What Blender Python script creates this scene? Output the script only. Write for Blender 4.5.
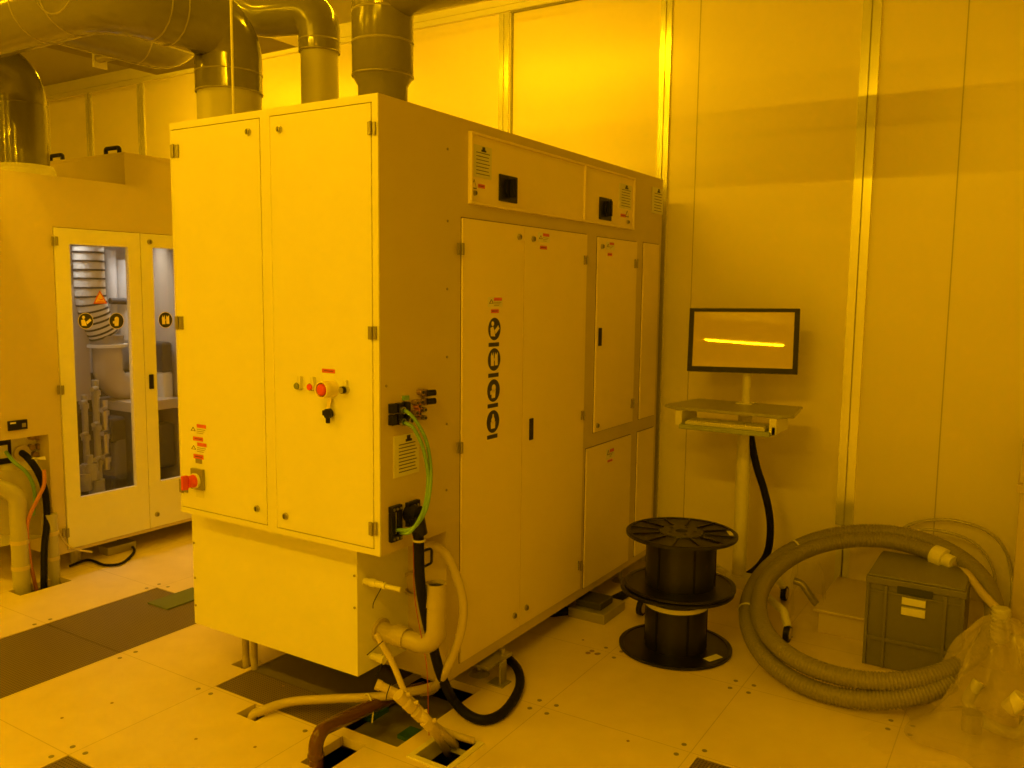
import bpy, bmesh, math, random
from mathutils import Vector, Matrix, noise
random.seed(7)
PI = math.pi
sc = bpy.context.scene
for o in list(bpy.data.objects): bpy.data.objects.remove(o, do_unlink=True)
COL = sc.collection
V = Vector

# ------------------------------------------------------------------ camera
FPX, CX, CY, CAMZ = 850.0, 512.0, 384.0, 1.612
_X = V((1048-CX, -(297-CY), -FPX)).normalized()
_Y = V((-846-CX, -(275-CY), -FPX)); _Y = (_Y - _X*_X.dot(_Y)).normalized()
_Z = _X.cross(_Y)
RM = Matrix((_X, _Y, _Z))                 # camera -> room axes
cam = bpy.data.cameras.new('camera'); cam_o = bpy.data.objects.new('camera', cam); COL.objects.link(cam_o)
cam.sensor_width = 36; cam.lens = FPX/1024*36; cam.clip_start = .05; cam.clip_end = 100
cam_o.matrix_world = Matrix.Translation((0, 0, CAMZ)) @ RM.to_4x4()
sc.camera = cam_o

# ------------------------------------------------------------------ world / exposure
w = bpy.data.worlds.new('world'); sc.world = w; w.use_nodes = True
w.node_tree.nodes['Background'].inputs[0].default_value = (1, .5, .01, 1)
w.node_tree.nodes['Background'].inputs[1].default_value = 0.0
sc.view_settings.view_transform = 'Standard'; sc.view_settings.look = 'None'
sc.view_settings.gamma = 1; sc.view_settings.use_curve_mapping = False
sc.view_settings.exposure = 0.0
LIGHT = (1.0, .492, .001)
def area(name, loc, sx, sy, power, color=LIGHT, rot=(0, 0, 0), spread=None):
    l = bpy.data.lights.new(name, 'AREA'); l.shape = 'RECTANGLE'; l.size = sx; l.size_y = sy
    l.energy = power; l.color = color
    if spread: l.spread = spread
    o = bpy.data.objects.new(name, l); COL.objects.link(o); o.location = loc; o.rotation_euler = rot
    return o
# yellow cleanroom tubes: (x, y, power); each gets its luminaire further down
TUBES = [(.6, 3.0, 7.0, .8, 1.4), (-.35, 4.9, 34, .5, 1.4), (-.35, .9, 37, .6, 1.4), (-.35, 6.9, 24, .5, 1.4),
         (3.45, 2.95, 17, .6, 1.4), (3.75, 5.2, 18, .5, 1.4), (1.9, 3.95, 13, .6, 1.4),  # last one is added to brighten the far machine's side and left floor
         (-4.1, .84, 36, .6, 1.12), (-4.1, 4.35, 16, .6, 1.4), (-4.1, 7.2, 20, .6, 1.4)]
TZ = 3.30
for (x, y, p, fs, TL) in TUBES:
    area('tube_light', (x, y, TZ-.032), .010, TL, p)
    for sg in (-1, 1):
        area('tube_light', (x+sg*.011, y, TZ-.02), .008, TL, p*fs, rot=(0, -sg*PI/2, 0))
# white work lamp inside the second machine, behind its glass doors
area('inside_light', (3.15, 4.98, 1.90), .8, .12, 2.3, (1, .93, .84), spread=1.75)

# ------------------------------------------------------------------ helpers
def px_dir(u, v): return RM @ V((u-CX, -(v-CY), -FPX))
def ox(u, v, x): d = px_dir(u, v); return V((0, 0, CAMZ)) + d*(x/d.x)
def oy(u, v, y): d = px_dir(u, v); return V((0, 0, CAMZ)) + d*(y/d.y)
def oz(u, v, z=0.): d = px_dir(u, v); return V((0, 0, CAMZ)) + d*((z-CAMZ)/d.z)
def od(u, v, D): d = px_dir(u, v); return V((0, 0, CAMZ)) + d*(D/FPX)

def tag(o, label=None, cat=None, group=None, kind=None):
    if label: o['label'] = label
    if cat: o['category'] = cat
    if group: o['group'] = group
    if kind: o['kind'] = kind
    return o
def empty(name, loc, label, cat, group=None):
    o = bpy.data.objects.new(name, None); COL.objects.link(o); o.location = loc; o.empty_display_size = .1
    return tag(o, label, cat, group)
def wloc(o):
    p = V((0, 0, 0))
    while o: p += o.location; o = o.parent
    return p
def catmull(pts, n=8, closed=False):
    P = [V(p) for p in pts]; out = []
    N = len(P); rng = range(N if closed else N-1)
    for i in rng:
        if closed: a, b, c, d = P[(i-1) % N], P[i], P[(i+1) % N], P[(i+2) % N]
        else: a, b, c, d = P[max(i-1, 0)], P[i], P[i+1], P[min(i+2, N-1)]
        for k in range(n):
            t = k/n
            out.append(.5*((2*b)+(c-a)*t+(2*a-5*b+4*c-d)*t*t+(3*b-a-3*c+d)*t**3))
    if not closed: out.append(P[-1])
    return out
def arc_corner(pts, rad, n=8):
    """polyline with rounded corners"""
    P = [V(p) for p in pts]; out = [P[0]]
    for i in range(1, len(P)-1):
        a = (P[i-1]-P[i]); b = (P[i+1]-P[i]); an = a.normalized(); bn = b.normalized()
        ang = an.angle(bn); t = min(rad/math.tan(ang/2), a.length*.49, b.length*.49); r = t*math.tan(ang/2)
        s = P[i]+an*t; e = P[i]+bn*t; c = P[i]+(an+bn).normalized()*(r/math.sin(ang/2))
        for k in range(n+1):
            q = k/n; th = (PI-ang)
            va = (s-c); vb = (e-c)
            out.append(c + (va*math.sin((1-q)*th)+vb*math.sin(q*th))/math.sin(th))
    out.append(P[-1]); return out

def fx(x):
    def f(u, v, d): p = ox(u, v, x-d); return p.y, p.z
    return f
def fy(y):
    def f(u, v, d): p = oy(u, v, y-d); return p.x, p.z
    return f
class Face:
    """a vertical plane: point = O + A*a + Z*z + N*d (d outward)"""
    def __init__(s, O, A, N, px, dd=0.): s.O, s.A, s.N, s.px, s.dd = V(O), V(A), V(N), px, dd
    def p(s, a, z, d=0): return s.O + s.A*a + V((0, 0, z)) + s.N*d
    def uv(s, u, v, d=None): return s.px(u, v, s.dd if d is None else d)

class MB:
    def __init__(s): s.v = []; s.f = []; s.m = []; s.mats = []; s.sm = []
    def mi(s, m):
        if m not in s.mats: s.mats.append(m)
        return s.mats.index(m)
    def add(s, vs, fs, m, smooth=False):
        b = len(s.v); s.v += [V(p) for p in vs]; k = s.mi(m)
        for f in fs: s.f.append([b+i for i in f]); s.m.append(k); s.sm.append(smooth)
        return s
    def hexa(s, P, m): return s.add(P, [(0,3,2,1),(4,5,6,7),(0,1,5,4),(1,2,6,5),(2,3,7,6),(3,0,4,7)], m)
    def box(s, x0, x1, y0, y1, z0, z1, m):
        return s.hexa([(x0,y0,z0),(x1,y0,z0),(x1,y1,z0),(x0,y1,z0),(x0,y0,z1),(x1,y0,z1),(x1,y1,z1),(x0,y1,z1)], m)
    def cbox(s, c, sx, sy, sz, m, R=None):
        P = []
        for z in (-1, 1):
            for (x, y) in ((-1,-1),(1,-1),(1,1),(-1,1)):
                q = V((x*sx/2, y*sy/2, z*sz/2)); q = R @ q if R else q; P.append(V(c)+q)
        return s.hexa(P, m)
    def fbox(s, F, a0, a1, z0, z1, d0, d1, m):
        return s.hexa([F.p(a0,z0,d0),F.p(a1,z0,d0),F.p(a1,z0,d1),F.p(a0,z0,d1),F.p(a0,z1,d0),F.p(a1,z1,d0),F.p(a1,z1,d1),F.p(a0,z1,d1)], m)
    def fpx(s, F, u0, v0, u1, v1, d0, d1, m):
        """box on a face, from the pixels of its top-left and bottom-right corners"""
        um, vm = (u0+u1)/2, (v0+v1)/2
        dl, dr = (d0, d1) if abs(F.N.y) > .5 else (d1, d0)
        a0, _ = F.uv(u0, vm, dl); a1, _ = F.uv(u1, vm, dr); _, z0 = F.uv(um, v1, d1); _, z1 = F.uv(um, v0, d1)
        return s.fbox(F, min(a0,a1), max(a0,a1), z0, z1, d0, d1, m)
    def fpoly(s, F, pts, d0, d1, m):
        n = len(pts); P = [F.p(a,z,d0) for a,z in pts]+[F.p(a,z,d1) for a,z in pts]
        fs = [tuple(range(n)), tuple(range(n, 2*n))]+[(i,(i+1)%n,n+(i+1)%n,n+i) for i in range(n)]
        return s.add(P, fs, m)
    def fdisc(s, F, a, z, r, d0, d1, m, n=20, rz=None):
        rz = rz or r
        return s.fpoly(F, [(a+r*math.cos(t*2*PI/n), z+rz*math.sin(t*2*PI/n)) for t in range(n)], d0, d1, m)
    def tube(s, path, r, m, seg=12, caps=True, closed=False, smooth=True):
        P = [V(p) for p in path]; n = len(P); vs = []; fs = []
        T = []
        for i in range(n):
            a = P[(i-1) % n] if (closed or i) else P[0]; b = P[(i+1) % n] if (closed or i < n-1) else P[-1]
            t = (b-a); T.append(t.normalized() if t.length > 1e-9 else V((0,0,1)))
        up = V((0,0,1)) if abs(T[0].z) < .9 else V((1,0,0))
        N = (up - T[0]*up.dot(T[0])).normalized()
        for i in range(n):
            N = (N - T[i]*N.dot(T[i])).normalized(); B = T[i].cross(N)
            rr = r[i] if isinstance(r, (list, tuple)) else r
            for k in range(seg):
                th = 2*PI*k/seg; vs.append(P[i]+(N*math.cos(th)+B*math.sin(th))*rr)
        for i in range(n if closed else n-1):
            j = (i+1) % n
            for k in range(seg):
                l = (k+1) % seg; fs.append((i*seg+k, i*seg+l, j*seg+l, j*seg+k))
        s.add(vs, fs, m, smooth)
        if caps and not closed:
            b = len(vs); s.add([vs[k] for k in range(seg)], [tuple(range(seg))], m)
            s.add([vs[(n-1)*seg+k] for k in range(seg)], [tuple(range(seg))], m)
        return s
    def cyl(s, p0, p1, r, m, seg=20, r1=None, caps=True):
        return s.tube([p0, p1], [r, r if r1 is None else r1], m, seg, caps)
    def ring(s, p0, p1, ro, ri, m, seg=24):
        """short pipe with a wall"""
        p0, p1 = V(p0), V(p1)
        s.tube([p0, p0+(p1-p0)*1e-3, p1-(p1-p0)*1e-3, p1], [ri, ro, ro, ri], m, seg, False, smooth=False)
        return s.tube([p1, p0], ri, m, seg, False)
    def lathe(s, c, prof, m, seg=48, smooth=False):
        c = V(c); n = len(prof); vs = []; fs = []
        for (r, z) in prof:
            for k in range(seg):
                th = 2*PI*k/seg; vs.append(c+V((r*math.cos(th), r*math.sin(th), z)))
        for i in range(n-1):
            for k in range(seg):
                l = (k+1) % seg; fs.append((i*seg+k, i*seg+l, (i+1)*seg+l, (i+1)*seg+k))
        return s.add(vs, fs, m, smooth)
    def build(s, name, parent=None, label=None, cat=None, group=None, kind=None, bevel=0, fixn=True, merge=False):
        me = bpy.data.meshes.new(name)
        if parent: off = wloc(parent)
        else:
            xs = [p.x for p in s.v]; ys = [p.y for p in s.v]; zs = [p.z for p in s.v]
            off = V(((min(xs)+max(xs))/2, (min(ys)+max(ys))/2, min(zs)))
        me.from_pydata([tuple(p-off) for p in s.v], [], s.f)
        for mt in s.mats: me.materials.append(mt)
        me.polygons.foreach_set('material_index', s.m); me.polygons.foreach_set('use_smooth', s.sm)
        bm = bmesh.new(); bm.from_mesh(me)
        if merge: bmesh.ops.remove_doubles(bm, verts=bm.verts, dist=1e-5)
        if fixn: bmesh.ops.recalc_face_normals(bm, faces=bm.faces)
        bm.to_mesh(me); bm.free(); me.update()
        o = bpy.data.objects.new(name, me); COL.objects.link(o)
        if parent: o.parent = parent
        else: o.location = off
        if bevel:
            b = o.modifiers.new('bevel', 'BEVEL'); b.width = bevel; b.segments = 2; b.limit_method = 'ANGLE'; b.angle_limit = .7
        return tag(o, label, cat, group, kind)

# ------------------------------------------------------------------ materials
MATS = {}
def mat(name, col, rough=.5, metal=0., spec=.5, var=0., scale=6., bump=0., bscale=60., emit=None, es=0., trans=0., alpha=1., coat=0.):
    if name in MATS: return MATS[name]
    m = bpy.data.materials.new(name); m.use_nodes = True; nt = m.node_tree; b = nt.nodes['Principled BSDF']
    b.inputs['Base Color'].default_value = (*col, 1); b.inputs['Roughness'].default_value = rough
    b.inputs['Metallic'].default_value = metal; b.inputs['Specular IOR Level'].default_value = spec
    b.inputs['Transmission Weight'].default_value = trans; b.inputs['Alpha'].default_value = alpha
    b.inputs['Coat Weight'].default_value = coat
    tc = nt.nodes.new('ShaderNodeTexCoord')
    n = nt.nodes.new('ShaderNodeTexNoise'); n.inputs['Scale'].default_value = scale; n.inputs['Detail'].default_value = 4
    nt.links.new(tc.outputs['Object'], n.inputs['Vector'])
    v = var or .03
    mx = nt.nodes.new('ShaderNodeMix'); mx.data_type = 'RGBA'
    mx.inputs[6].default_value = (*[c*(1-v) for c in col], 1); mx.inputs[7].default_value = (*[min(1, c*(1+v)) for c in col], 1)
    nt.links.new(n.outputs['Fac'], mx.inputs[0]); nt.links.new(mx.outputs[2], b.inputs['Base Color'])
    if bump:
        nb = nt.nodes.new('ShaderNodeTexNoise'); nb.inputs['Scale'].default_value = bscale
        nt.links.new(tc.outputs['Object'], nb.inputs['Vector'])
        bp = nt.nodes.new('ShaderNodeBump'); bp.inputs['Strength'].default_value = bump; bp.inputs['Distance'].default_value = .002
        nt.links.new(nb.outputs['Fac'], bp.inputs['Height']); nt.links.new(bp.outputs['Normal'], b.inputs['Normal'])
    if emit:
        b.inputs['Emission Color'].default_value = (*emit, 1); b.inputs['Emission Strength'].default_value = es
    MATS[name] = m; return m
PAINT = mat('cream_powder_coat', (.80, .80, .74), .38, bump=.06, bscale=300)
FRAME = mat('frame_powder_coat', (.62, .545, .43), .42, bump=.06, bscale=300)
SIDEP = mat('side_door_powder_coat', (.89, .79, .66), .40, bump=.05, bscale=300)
PLASTW = mat('white_plastic', (.78, .77, .70), .35)
WALLM = mat('wall_panel_paint', (.83, .77, .68), .30, var=.03, scale=1.2)
STRIP = mat('anodised_strip', (.86, .88, .84), .22, metal=.55, spec=.6)
SEAM = mat('seam_shadow_gap', (.30, .29, .25), .6)
HEAD = mat('header_trim', (.80, .80, .72), .30)
CEILM = mat('ceiling_panel', (.42, .40, .36), .6)
BLACK = mat('black_plastic', (.010, .010, .010), .42, spec=.3)
RUBBER = mat('black_rubber', (.006, .006, .006), .6, spec=.2)
SPOOLM = mat('spool_plastic', (.008, .008, .008), .34, var=.15, scale=20)
SPOOLG = mat('spool_hub_grey', (.07, .065, .055), .45)
STEEL = mat('steel', (.55, .54, .50), .30, metal=1.)
HINGE = mat('hinge_steel', (.34, .32, .29), .35, metal=.6)
LINE = mat('door_gap_dark', (.10, .09, .07), .7)
RED = mat('red_plastic', (.72, .08, .03), .4)
REDP = mat('red_print', (.66, .13, .05), .6)
INK = mat('ink', (.035, .035, .035), .6)
PAPER = mat('label_white', (.82, .82, .78), .5)
PLATE = mat('engraved_plate', (.72, .72, .66), .4)
YEL = mat('yellow_collar', (.9, .80, .45), .4)
GREEN = mat('green_jacket', (.20, .42, .10), .4)
GREENB = mat('grey_green_lens', (.20, .24, .12), .3)
WIRE = mat('dull_red_wire', (.42, .07, .03), .5)
TRI = mat('orange_triangle', (.80, .55, .12), .5)
GREEND = mat('dark_green_plastic', (.035, .13, .04), .5)
PVC = mat('grey_pvc', (.20, .19, .17), .16, spec=.6, coat=.3)
PVCL = mat('light_grey_pvc', (.46, .45, .41), .40)
PVCD = mat('dark_grey_pvc', (.17, .16, .14), .14, spec=.6, coat=.4)
CEMENT = mat('joint_bead', (.34, .32, .26), .35)
BEIGE = mat('beige_pipe', (.50, .44, .33), .30)
BEIGEH = mat('beige_hose', (.54, .47, .35), .4)
BROWN = mat('rust_brown_pipe', (.10, .038, .018), .22, coat=.4)
ORANGE = mat('orange_cable', (.48, .19, .08), .4)
HOSE = mat('ribbed_grey_hose', (.25, .23, .19), .42)
CRATE = mat('grey_crate', (.19, .185, .16), .45)
CRATED = mat('crate_dark', (.05, .055, .05), .6)
DESK = mat('shelf_grey', (.36, .36, .32), .28)
KEYB = mat('keyboard', (.34, .40, .30), .5)
KEYL = mat('keyboard_keys', (.62, .62, .55), .5)
BEZEL = mat('monitor_bezel', (.012, .010, .009), .45, spec=.3)
SCREEN = mat('screen_painted_reflection', (.68, .58, .46), .004, spec=1.0)  # pale base colour stands in for the room's glossy reflection
DPLATE = mat('dark_steel_plate', (.17, .15, .12), .5)
OLIVE = mat('olive_green_board', (.13, .17, .05), .5)
BOXM = mat('brown_ceiling_box', (.22, .19, .14), .5)
SEAML = mat('panel_joint', (.50, .46, .38), .5)
INPVC = mat('inner_pvc', (.34, .33, .30), .4)
HOSEB = mat('pale_cream_hose', (.60, .52, .38), .4)
SUBF = mat('subfloor', (.20, .19, .16), .7)
CAB2 = mat('interior_grey', (.62, .63, .64), .5)
INTW = mat('interior_white', (.80, .81, .82), .5)
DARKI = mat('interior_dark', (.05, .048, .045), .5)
BRONZE = mat('connector_bronze', (.35, .25, .12), .35, metal=.5)
GALV = mat('galvanised', (.42, .41, .37), .4, metal=.5)
FOIL = mat('crumpled_wrap', (.55, .54, .48), .25, spec=.8)

def glassy(name, col, tr=.75, rough=.05, bump=0., ior=1.45):
    m = bpy.data.materials.new(name); m.use_nodes = True; nt = m.node_tree
    nt.nodes.clear(); out = nt.nodes.new('ShaderNodeOutputMaterial')
    t = nt.nodes.new('ShaderNodeBsdfTransparent'); t.inputs[0].default_value = (1, 1, 1, 1)
    g = nt.nodes.new('ShaderNodeBsdfGlossy'); g.inputs['Roughness'].default_value = rough; g.inputs['Color'].default_value = (.9, .9, .9, 1)
    d = nt.nodes.new('ShaderNodeBsdfDiffuse'); d.inputs['Color'].default_value = (*col, 1)
    fr = nt.nodes.new('ShaderNodeLayerWeight'); fr.inputs['Blend'].default_value = .5
    pw = nt.nodes.new('ShaderNodeMath'); pw.operation = 'POWER'; pw.inputs[1].default_value = 4.5; nt.links.new(fr.outputs['Facing'], pw.inputs[0])
    ma = nt.nodes.new('ShaderNodeMath'); ma.operation = 'MULTIPLY_ADD'; ma.inputs[1].default_value = min(.8, (ior-1)*1.6); ma.inputs[2].default_value = (ior-1)**2/(ior+1)**2+.01
    nt.links.new(pw.outputs[0], ma.inputs[0])
    m1 = nt.nodes.new('ShaderNodeMixShader'); m1.inputs[0].default_value = 1-tr
    nt.links.new(t.outputs[0], m1.inputs[1]); nt.links.new(d.outputs[0], m1.inputs[2])
    m2 = nt.nodes.new('ShaderNodeMixShader'); nt.links.new(ma.outputs[0], m2.inputs[0])
    nt.links.new(m1.outputs[0], m2.inputs[1]); nt.links.new(g.outputs[0], m2.inputs[2])
    if bump:
        tc = nt.nodes.new('ShaderNodeTexCoord'); nb = nt.nodes.new('ShaderNodeTexNoise'); nb.inputs['Scale'].default_value = 9; nb.inputs['Detail'].default_value = 1.5
        nt.links.new(tc.outputs['Object'], nb.inputs['Vector'])
        bp = nt.nodes.new('ShaderNodeBump'); bp.inputs['Strength'].default_value = bump; bp.inputs['Distance'].default_value = .012
        nt.links.new(nb.outputs['Fac'], bp.inputs['Height'])
        for q in (g, d, fr): nt.links.new(bp.outputs['Normal'], q.inputs['Normal'])
    nt.links.new(m2.outputs[0], out.inputs[0]); return m
GLASS = glassy('window_glass', (.5, .5, .45), .96, .02)
FILM = glassy('plastic_film', (.68, .60, .44), .62, .20, .8, 1.42)
FILM2 = glassy('thin_plastic_film', (.85, .78, .62), .94, .25, .3, 1.12)
FILMC = glassy('clear_hose', (.6, .58, .45), .55, .15)

def floor_material():
    m = bpy.data.materials.new('floor_tile'); m.use_nodes = True; nt = m.node_tree; b = nt.nodes['Principled BSDF']
    L = nt.links
    geo = nt.nodes.new('ShaderNodeNewGeometry'); sep = nt.nodes.new('ShaderNodeSeparateXYZ'); L.new(geo.outputs['Position'], sep.inputs[0])
    def M(op, a, bb=None):
        n = nt.nodes.new('ShaderNodeMath'); n.operation = op
        for i, q in enumerate((a, bb)):
            if q is None: continue
            if isinstance(q, (int, float)): n.inputs[i].default_value = q
            else: L.new(q, n.inputs[i])
        return n.outputs[0]
    ds = []
    for ax, off in ((0, GX), (1, GY)):
        t = M('DIVIDE', M('SUBTRACT', sep.outputs[ax], off), .6)
        fr = M('FRACT', M('ADD', t, 100.5)); ds.append(M('ABSOLUTE', M('SUBTRACT', fr, .5)))
    dmin = M('MINIMUM', ds[0], ds[1]); line = M('LESS_THAN', dmin, .0030)
    n1 = nt.nodes.new('ShaderNodeTexNoise'); n1.inputs['Scale'].default_value = 1.7; n1.inputs['Detail'].default_value = 6; n1.inputs['Distortion'].default_value = .6
    n2 = nt.nodes.new('ShaderNodeTexNoise'); n2.inputs['Scale'].default_value = 9; n2.inputs['Detail'].default_value = 5
    for n in (n1, n2): L.new(geo.outputs['Position'], n.inputs['Vector'])
    rp = nt.nodes.new('ShaderNodeValToRGB'); rp.color_ramp.elements[0].position = .30; rp.color_ramp.elements[0].color = (.74, .635, .49, 1)
    rp.color_ramp.elements[1].position = .62; rp.color_ramp.elements[1].color = (.84, .73, .57, 1)
    L.new(M('ADD', M('MULTIPLY', n1.outputs[0], .6), M('MULTIPLY', n2.outputs[0], .4)), rp.inputs[0])
    mx = nt.nodes.new('ShaderNodeMix'); mx.data_type = 'RGBA'; L.new(M('MULTIPLY', line, .38), mx.inputs[0]); L.new(rp.outputs[0], mx.inputs[6])
    mx.inputs[7].default_value = (.25, .20, .14, 1); L.new(mx.outputs[2], b.inputs['Base Color'])
    b.inputs['Roughness'].default_value = .42
    return m
GX, GY = 2.75, 1.56
FLOORM = floor_material()
def grating_material():
    m = bpy.data.materials.new('perforated_panel'); m.use_nodes = True; nt = m.node_tree; b = nt.nodes['Principled BSDF']; L = nt.links
    geo = nt.nodes.new('ShaderNodeNewGeometry')
    vo = nt.nodes.new('ShaderNodeTexVoronoi'); vo.inputs['Scale'].default_value = 84; vo.inputs['Randomness'].default_value = 0
    L.new(geo.outputs['Position'], vo.inputs['Vector'])
    rp = nt.nodes.new('ShaderNodeValToRGB'); rp.color_ramp.elements[0].position = .30; rp.color_ramp.elements[0].color = (.012, .011, .01, 1)
    rp.color_ramp.elements[1].position = .42; rp.color_ramp.elements[1].color = (.19, .15, .11, 1)
    L.new(vo.outputs['Distance'], rp.inputs[0]); L.new(rp.outputs[0], b.inputs['Base Color']); b.inputs['Roughness'].default_value = .4
    return m
GRATE = grating_material()
def tube_mat():
    m = mat('lit_tube', (1, .8, .1), emit=(1, .62, .02), es=9.0); return m
TUBEM = tube_mat()

# ------------------------------------------------------------------ the room
XW, YR, YL_, XB, ZC = 4.66, -1.7, 10.5, -6.5, 3.47
# floor with rectangular openings
HOLES = {  # x0, x1, y0, y1
 'h_hose': (2.06, 2.155, 2.405, 2.51), 'h_brown': (1.955, 2.16, 1.945, 2.06), 'h_valve': (2.20, 2.375, 1.62, 1.755),
 'h_pipes': (2.335, 2.43, 2.785, 2.87), 'h_open': (2.21, 2.745, 1.845, 2.16), 'g1': (2.165, 2.75, 2.165, 2.76),
 'g2': (0.95, 2.75, 3.37, 3.965), 'h_m2': (2.28, 2.56, 4.44, 4.56), 'g3': (1.0, 1.55, 2.21, 2.76), 'g4': (2.17, 2.74, .39, .93)}
bx = sorted({XB, XW} | {h[i] for h in HOLES.values() for i in (0, 1)}); by = sorted({YR, YL_} | {h[i] for h in HOLES.values() for i in (2, 3)})
def in_hole(x, y): return any(h[0] < x < h[1] and h[2] < y < h[3] for h in HOLES.values())
fl = MB(); th = .035
for i in range(len(bx)-1):
    for j in range(len(by)-1):
        a, b_, c, d = bx[i], bx[i+1], by[j], by[j+1]
        if in_hole((a+b_)/2, (c+d)/2): continue
        fl.add([(a,c,0),(b_,c,0),(b_,d,0),(a,d,0)], [(0,1,2,3)], FLOORM); fl.add([(a,c,-th),(a,d,-th),(b_,d,-th),(b_,c,-th)], [(0,1,2,3)], FLOORM)
for h in HOLES.values():
    x0, x1, y0, y1 = h
    for p, q in (((x0,y0),(x1,y0)),((x1,y0),(x1,y1)),((x1,y1),(x0,y1)),((x0,y1),(x0,y0))):
        fl.add([(*p,0),(*q,0),(*q,-th),(*p,-th)], [(0,1,2,3)], FLOORM)
floor = fl.build('floor', kind='structure', fixn=False)
MB().box(XB, XW, YR, YL_, -.62, -.60, SUBF).build('floor', kind='structure')
# tile fixing screws, four round each corner of the tiles in view
ns = 0
for i in range(-3, 4):
    for j in range(-3, 5):
        for (dx, dy) in ((-.038,-.038),(.038,-.038),(-.038,.038),(.038,.038)):
            x = GX+.6*i+dx; y = GY+.6*j+dy
            if in_hole(x, y) or (XW-.3 < x) or (2.24 < x < 4.5 and 1.9 < y < 2.9) or y < .0: continue
            c = RM.transposed() @ (V((x, y, 0))-V((0, 0, CAMZ)))
            if c.z > -.5: continue
            u = CX+FPX*c.x/-c.z; v = CY-FPX*c.y/-c.z
            if not (0 < u < 1024 and v < 768) or random.random() < .04 or ns > 95: continue
            ns += 1
            MB().cyl((x,y,-.001), (x,y,.0012), .0095, HINGE, 12).build('fixing_screw', floor)
for k, (u, v) in enumerate(((592,651),(597,654),(588,653),(112,703),(255,747),(62,718),(628,741),(583,640),(196,739),(283,686))):
    p = oz(u, v); MB().cyl((p.x,p.y,0), (p.x,p.y,.001), .006 if k > 2 else .012, BRONZE, 8).build('floor_mark', floor)

# walls
wf = Face((XW,0,0), (0,1,0), (-1,0,0), fx(XW))
MB().box(XW, XW+.06, YR, YL_, 0, ZC, WALLM).build('wall_back', kind='structure')
MB().box(XB, XW, YR-.06, YR, 0, ZC, WALLM).build('wall_right', kind='structure')
MB().box(XB, XW, YL_, YL_+.06, 0, ZC, WALLM).build('wall_left', kind='structure')
MB().box(XB-.06, XB, YR, YL_, 0, ZC, WALLM).build('wall_front', kind='structure')
MB().box(XB, XW, YR, YL_, ZC, ZC+.05, CEILM).build('ceiling', kind='structure')
tn = [0]
def trim(m):
    tn[0] += 1; return m.build('trim_%d' % tn[0], kind='structure')
def vstrip(yc, wdt, z0=0, z1=None, dd=.012, m=STRIP):
    z1 = z1 or HZ; q = MB()
    q.fbox(wf, yc-wdt/2, yc-.003, z0, z1, 0, dd, m); q.fbox(wf, yc+.003, yc+wdt/2, z0, z1, 0, dd, m)
    q.fbox(wf, yc-.003, yc+.003, z0, z1, 0, dd-.004, SEAM); trim(q)
HZ = wf.uv(512, 12)[1]                          # underside of the header
a = wf.uv(870, 60)[0]; vstrip(a, .088, .40, ZC); vstrip(a, .070, 0, .40, .004, HEAD)
a = wf.uv(666, 60)[0]; vstrip(a, .066, 0, ZC)
a = wf.uv(504.5, 70)[0]; vstrip(a, .075)
for u in (142, 90, 47): a = wf.uv(u, 120)[0]; vstrip(a, .085)
for y in (8.95, 10.0): vstrip(y, .085)
for (u, v) in ((691, 300), (956, 200)):         # butt joints between panels
    a = wf.uv(u, v)[0]; trim(MB().fbox(wf, a-.003, a+.003, 0, ZC, 0, .0015, SEAML))
# header rail: starts left of the second strip
h0 = wf.uv(666, 60)[0]+.033
q = MB(); q.fbox(wf, h0, YL_, HZ, HZ+.035, 0, .035, HEAD); q.fbox(wf, h0, YL_, HZ+.040, ZC, 0, .028, HEAD); trim(q)
# framed reveals of the recessed panels
def reveal(ya, yb):
    q = MB(); q.fbox(wf, yb-.012, yb, 0, HZ, 0, .012, SEAM); q.fbox(wf, ya, yb, HZ-.01, HZ, 0, .02, SEAM); trim(q)
reveal(h0, wf.uv(511.5, 70)[0])
# low ledge at the foot of the wall
ldg = MB(); ldg.box(4.12, XW, -.6, .83, 0, .105, FRAME); ldg.box(4.10, XW, -.62, .85, .105, .118, FRAME)
ldg.build('floor_ledge', label='low cream ledge at the foot of the wall behind the grey crate', cat='ledge', bevel=.003)

# ceiling beam, dropped box and lamps
MB().box(3.35, 3.43, 4.0, YL_, 3.30, ZC, CEILM).build('ceiling_beam', label='slim brown beam under the ceiling at upper left', cat='beam')
for (x, y, p, fs, TL) in TUBES:
    g = empty('ceiling_lamp', (x, y, TZ), 'yellow fluorescent ceiling lamp outside the picture', 'lamp', 'yellow tube lamps')
    MB().box(x-.07, x+.07, y-TL/2-.04, y+TL/2+.04, TZ, ZC, CEILM).build('housing', g)
    MB().cyl((x, y-TL/2, TZ-.02), (x, y+TL/2, TZ-.02), .009, TUBEM, 10).build('tube', g)

# ------------------------------------------------------------------ machine 1
Y0, YL1, ZB1 = 1.860, 2.885, .709
_c = oy(378.9, 93, Y0); X0, ZT = _c.x, _c.z; YL1 = ox(170.5, 122, X0).y
XM, XE, ZB = 2.52, 4.535, .11
DP = .006     # how proud the door leaves stand
F = Face((X0,0,0), (0,1,0), (-1,0,0), fx(X0), .008)
S = Face((0,Y0,0), (1,0,0), (0,-1,0), fy(Y0), .008)
def fo(u, v, d): p_ = ox(u, v, X0-d); return p_.y, p_.z
def so(u, v, d): return oy(u, v, Y0-d)
m1 = empty('process_machine', (3.3, 2.4, 0), 'large cream process machine cabinet standing in the middle of the room', 'machine')
b = MB()
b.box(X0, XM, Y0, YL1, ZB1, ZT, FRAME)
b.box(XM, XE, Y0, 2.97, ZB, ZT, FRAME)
b.build('cabinet_body', m1)
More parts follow.
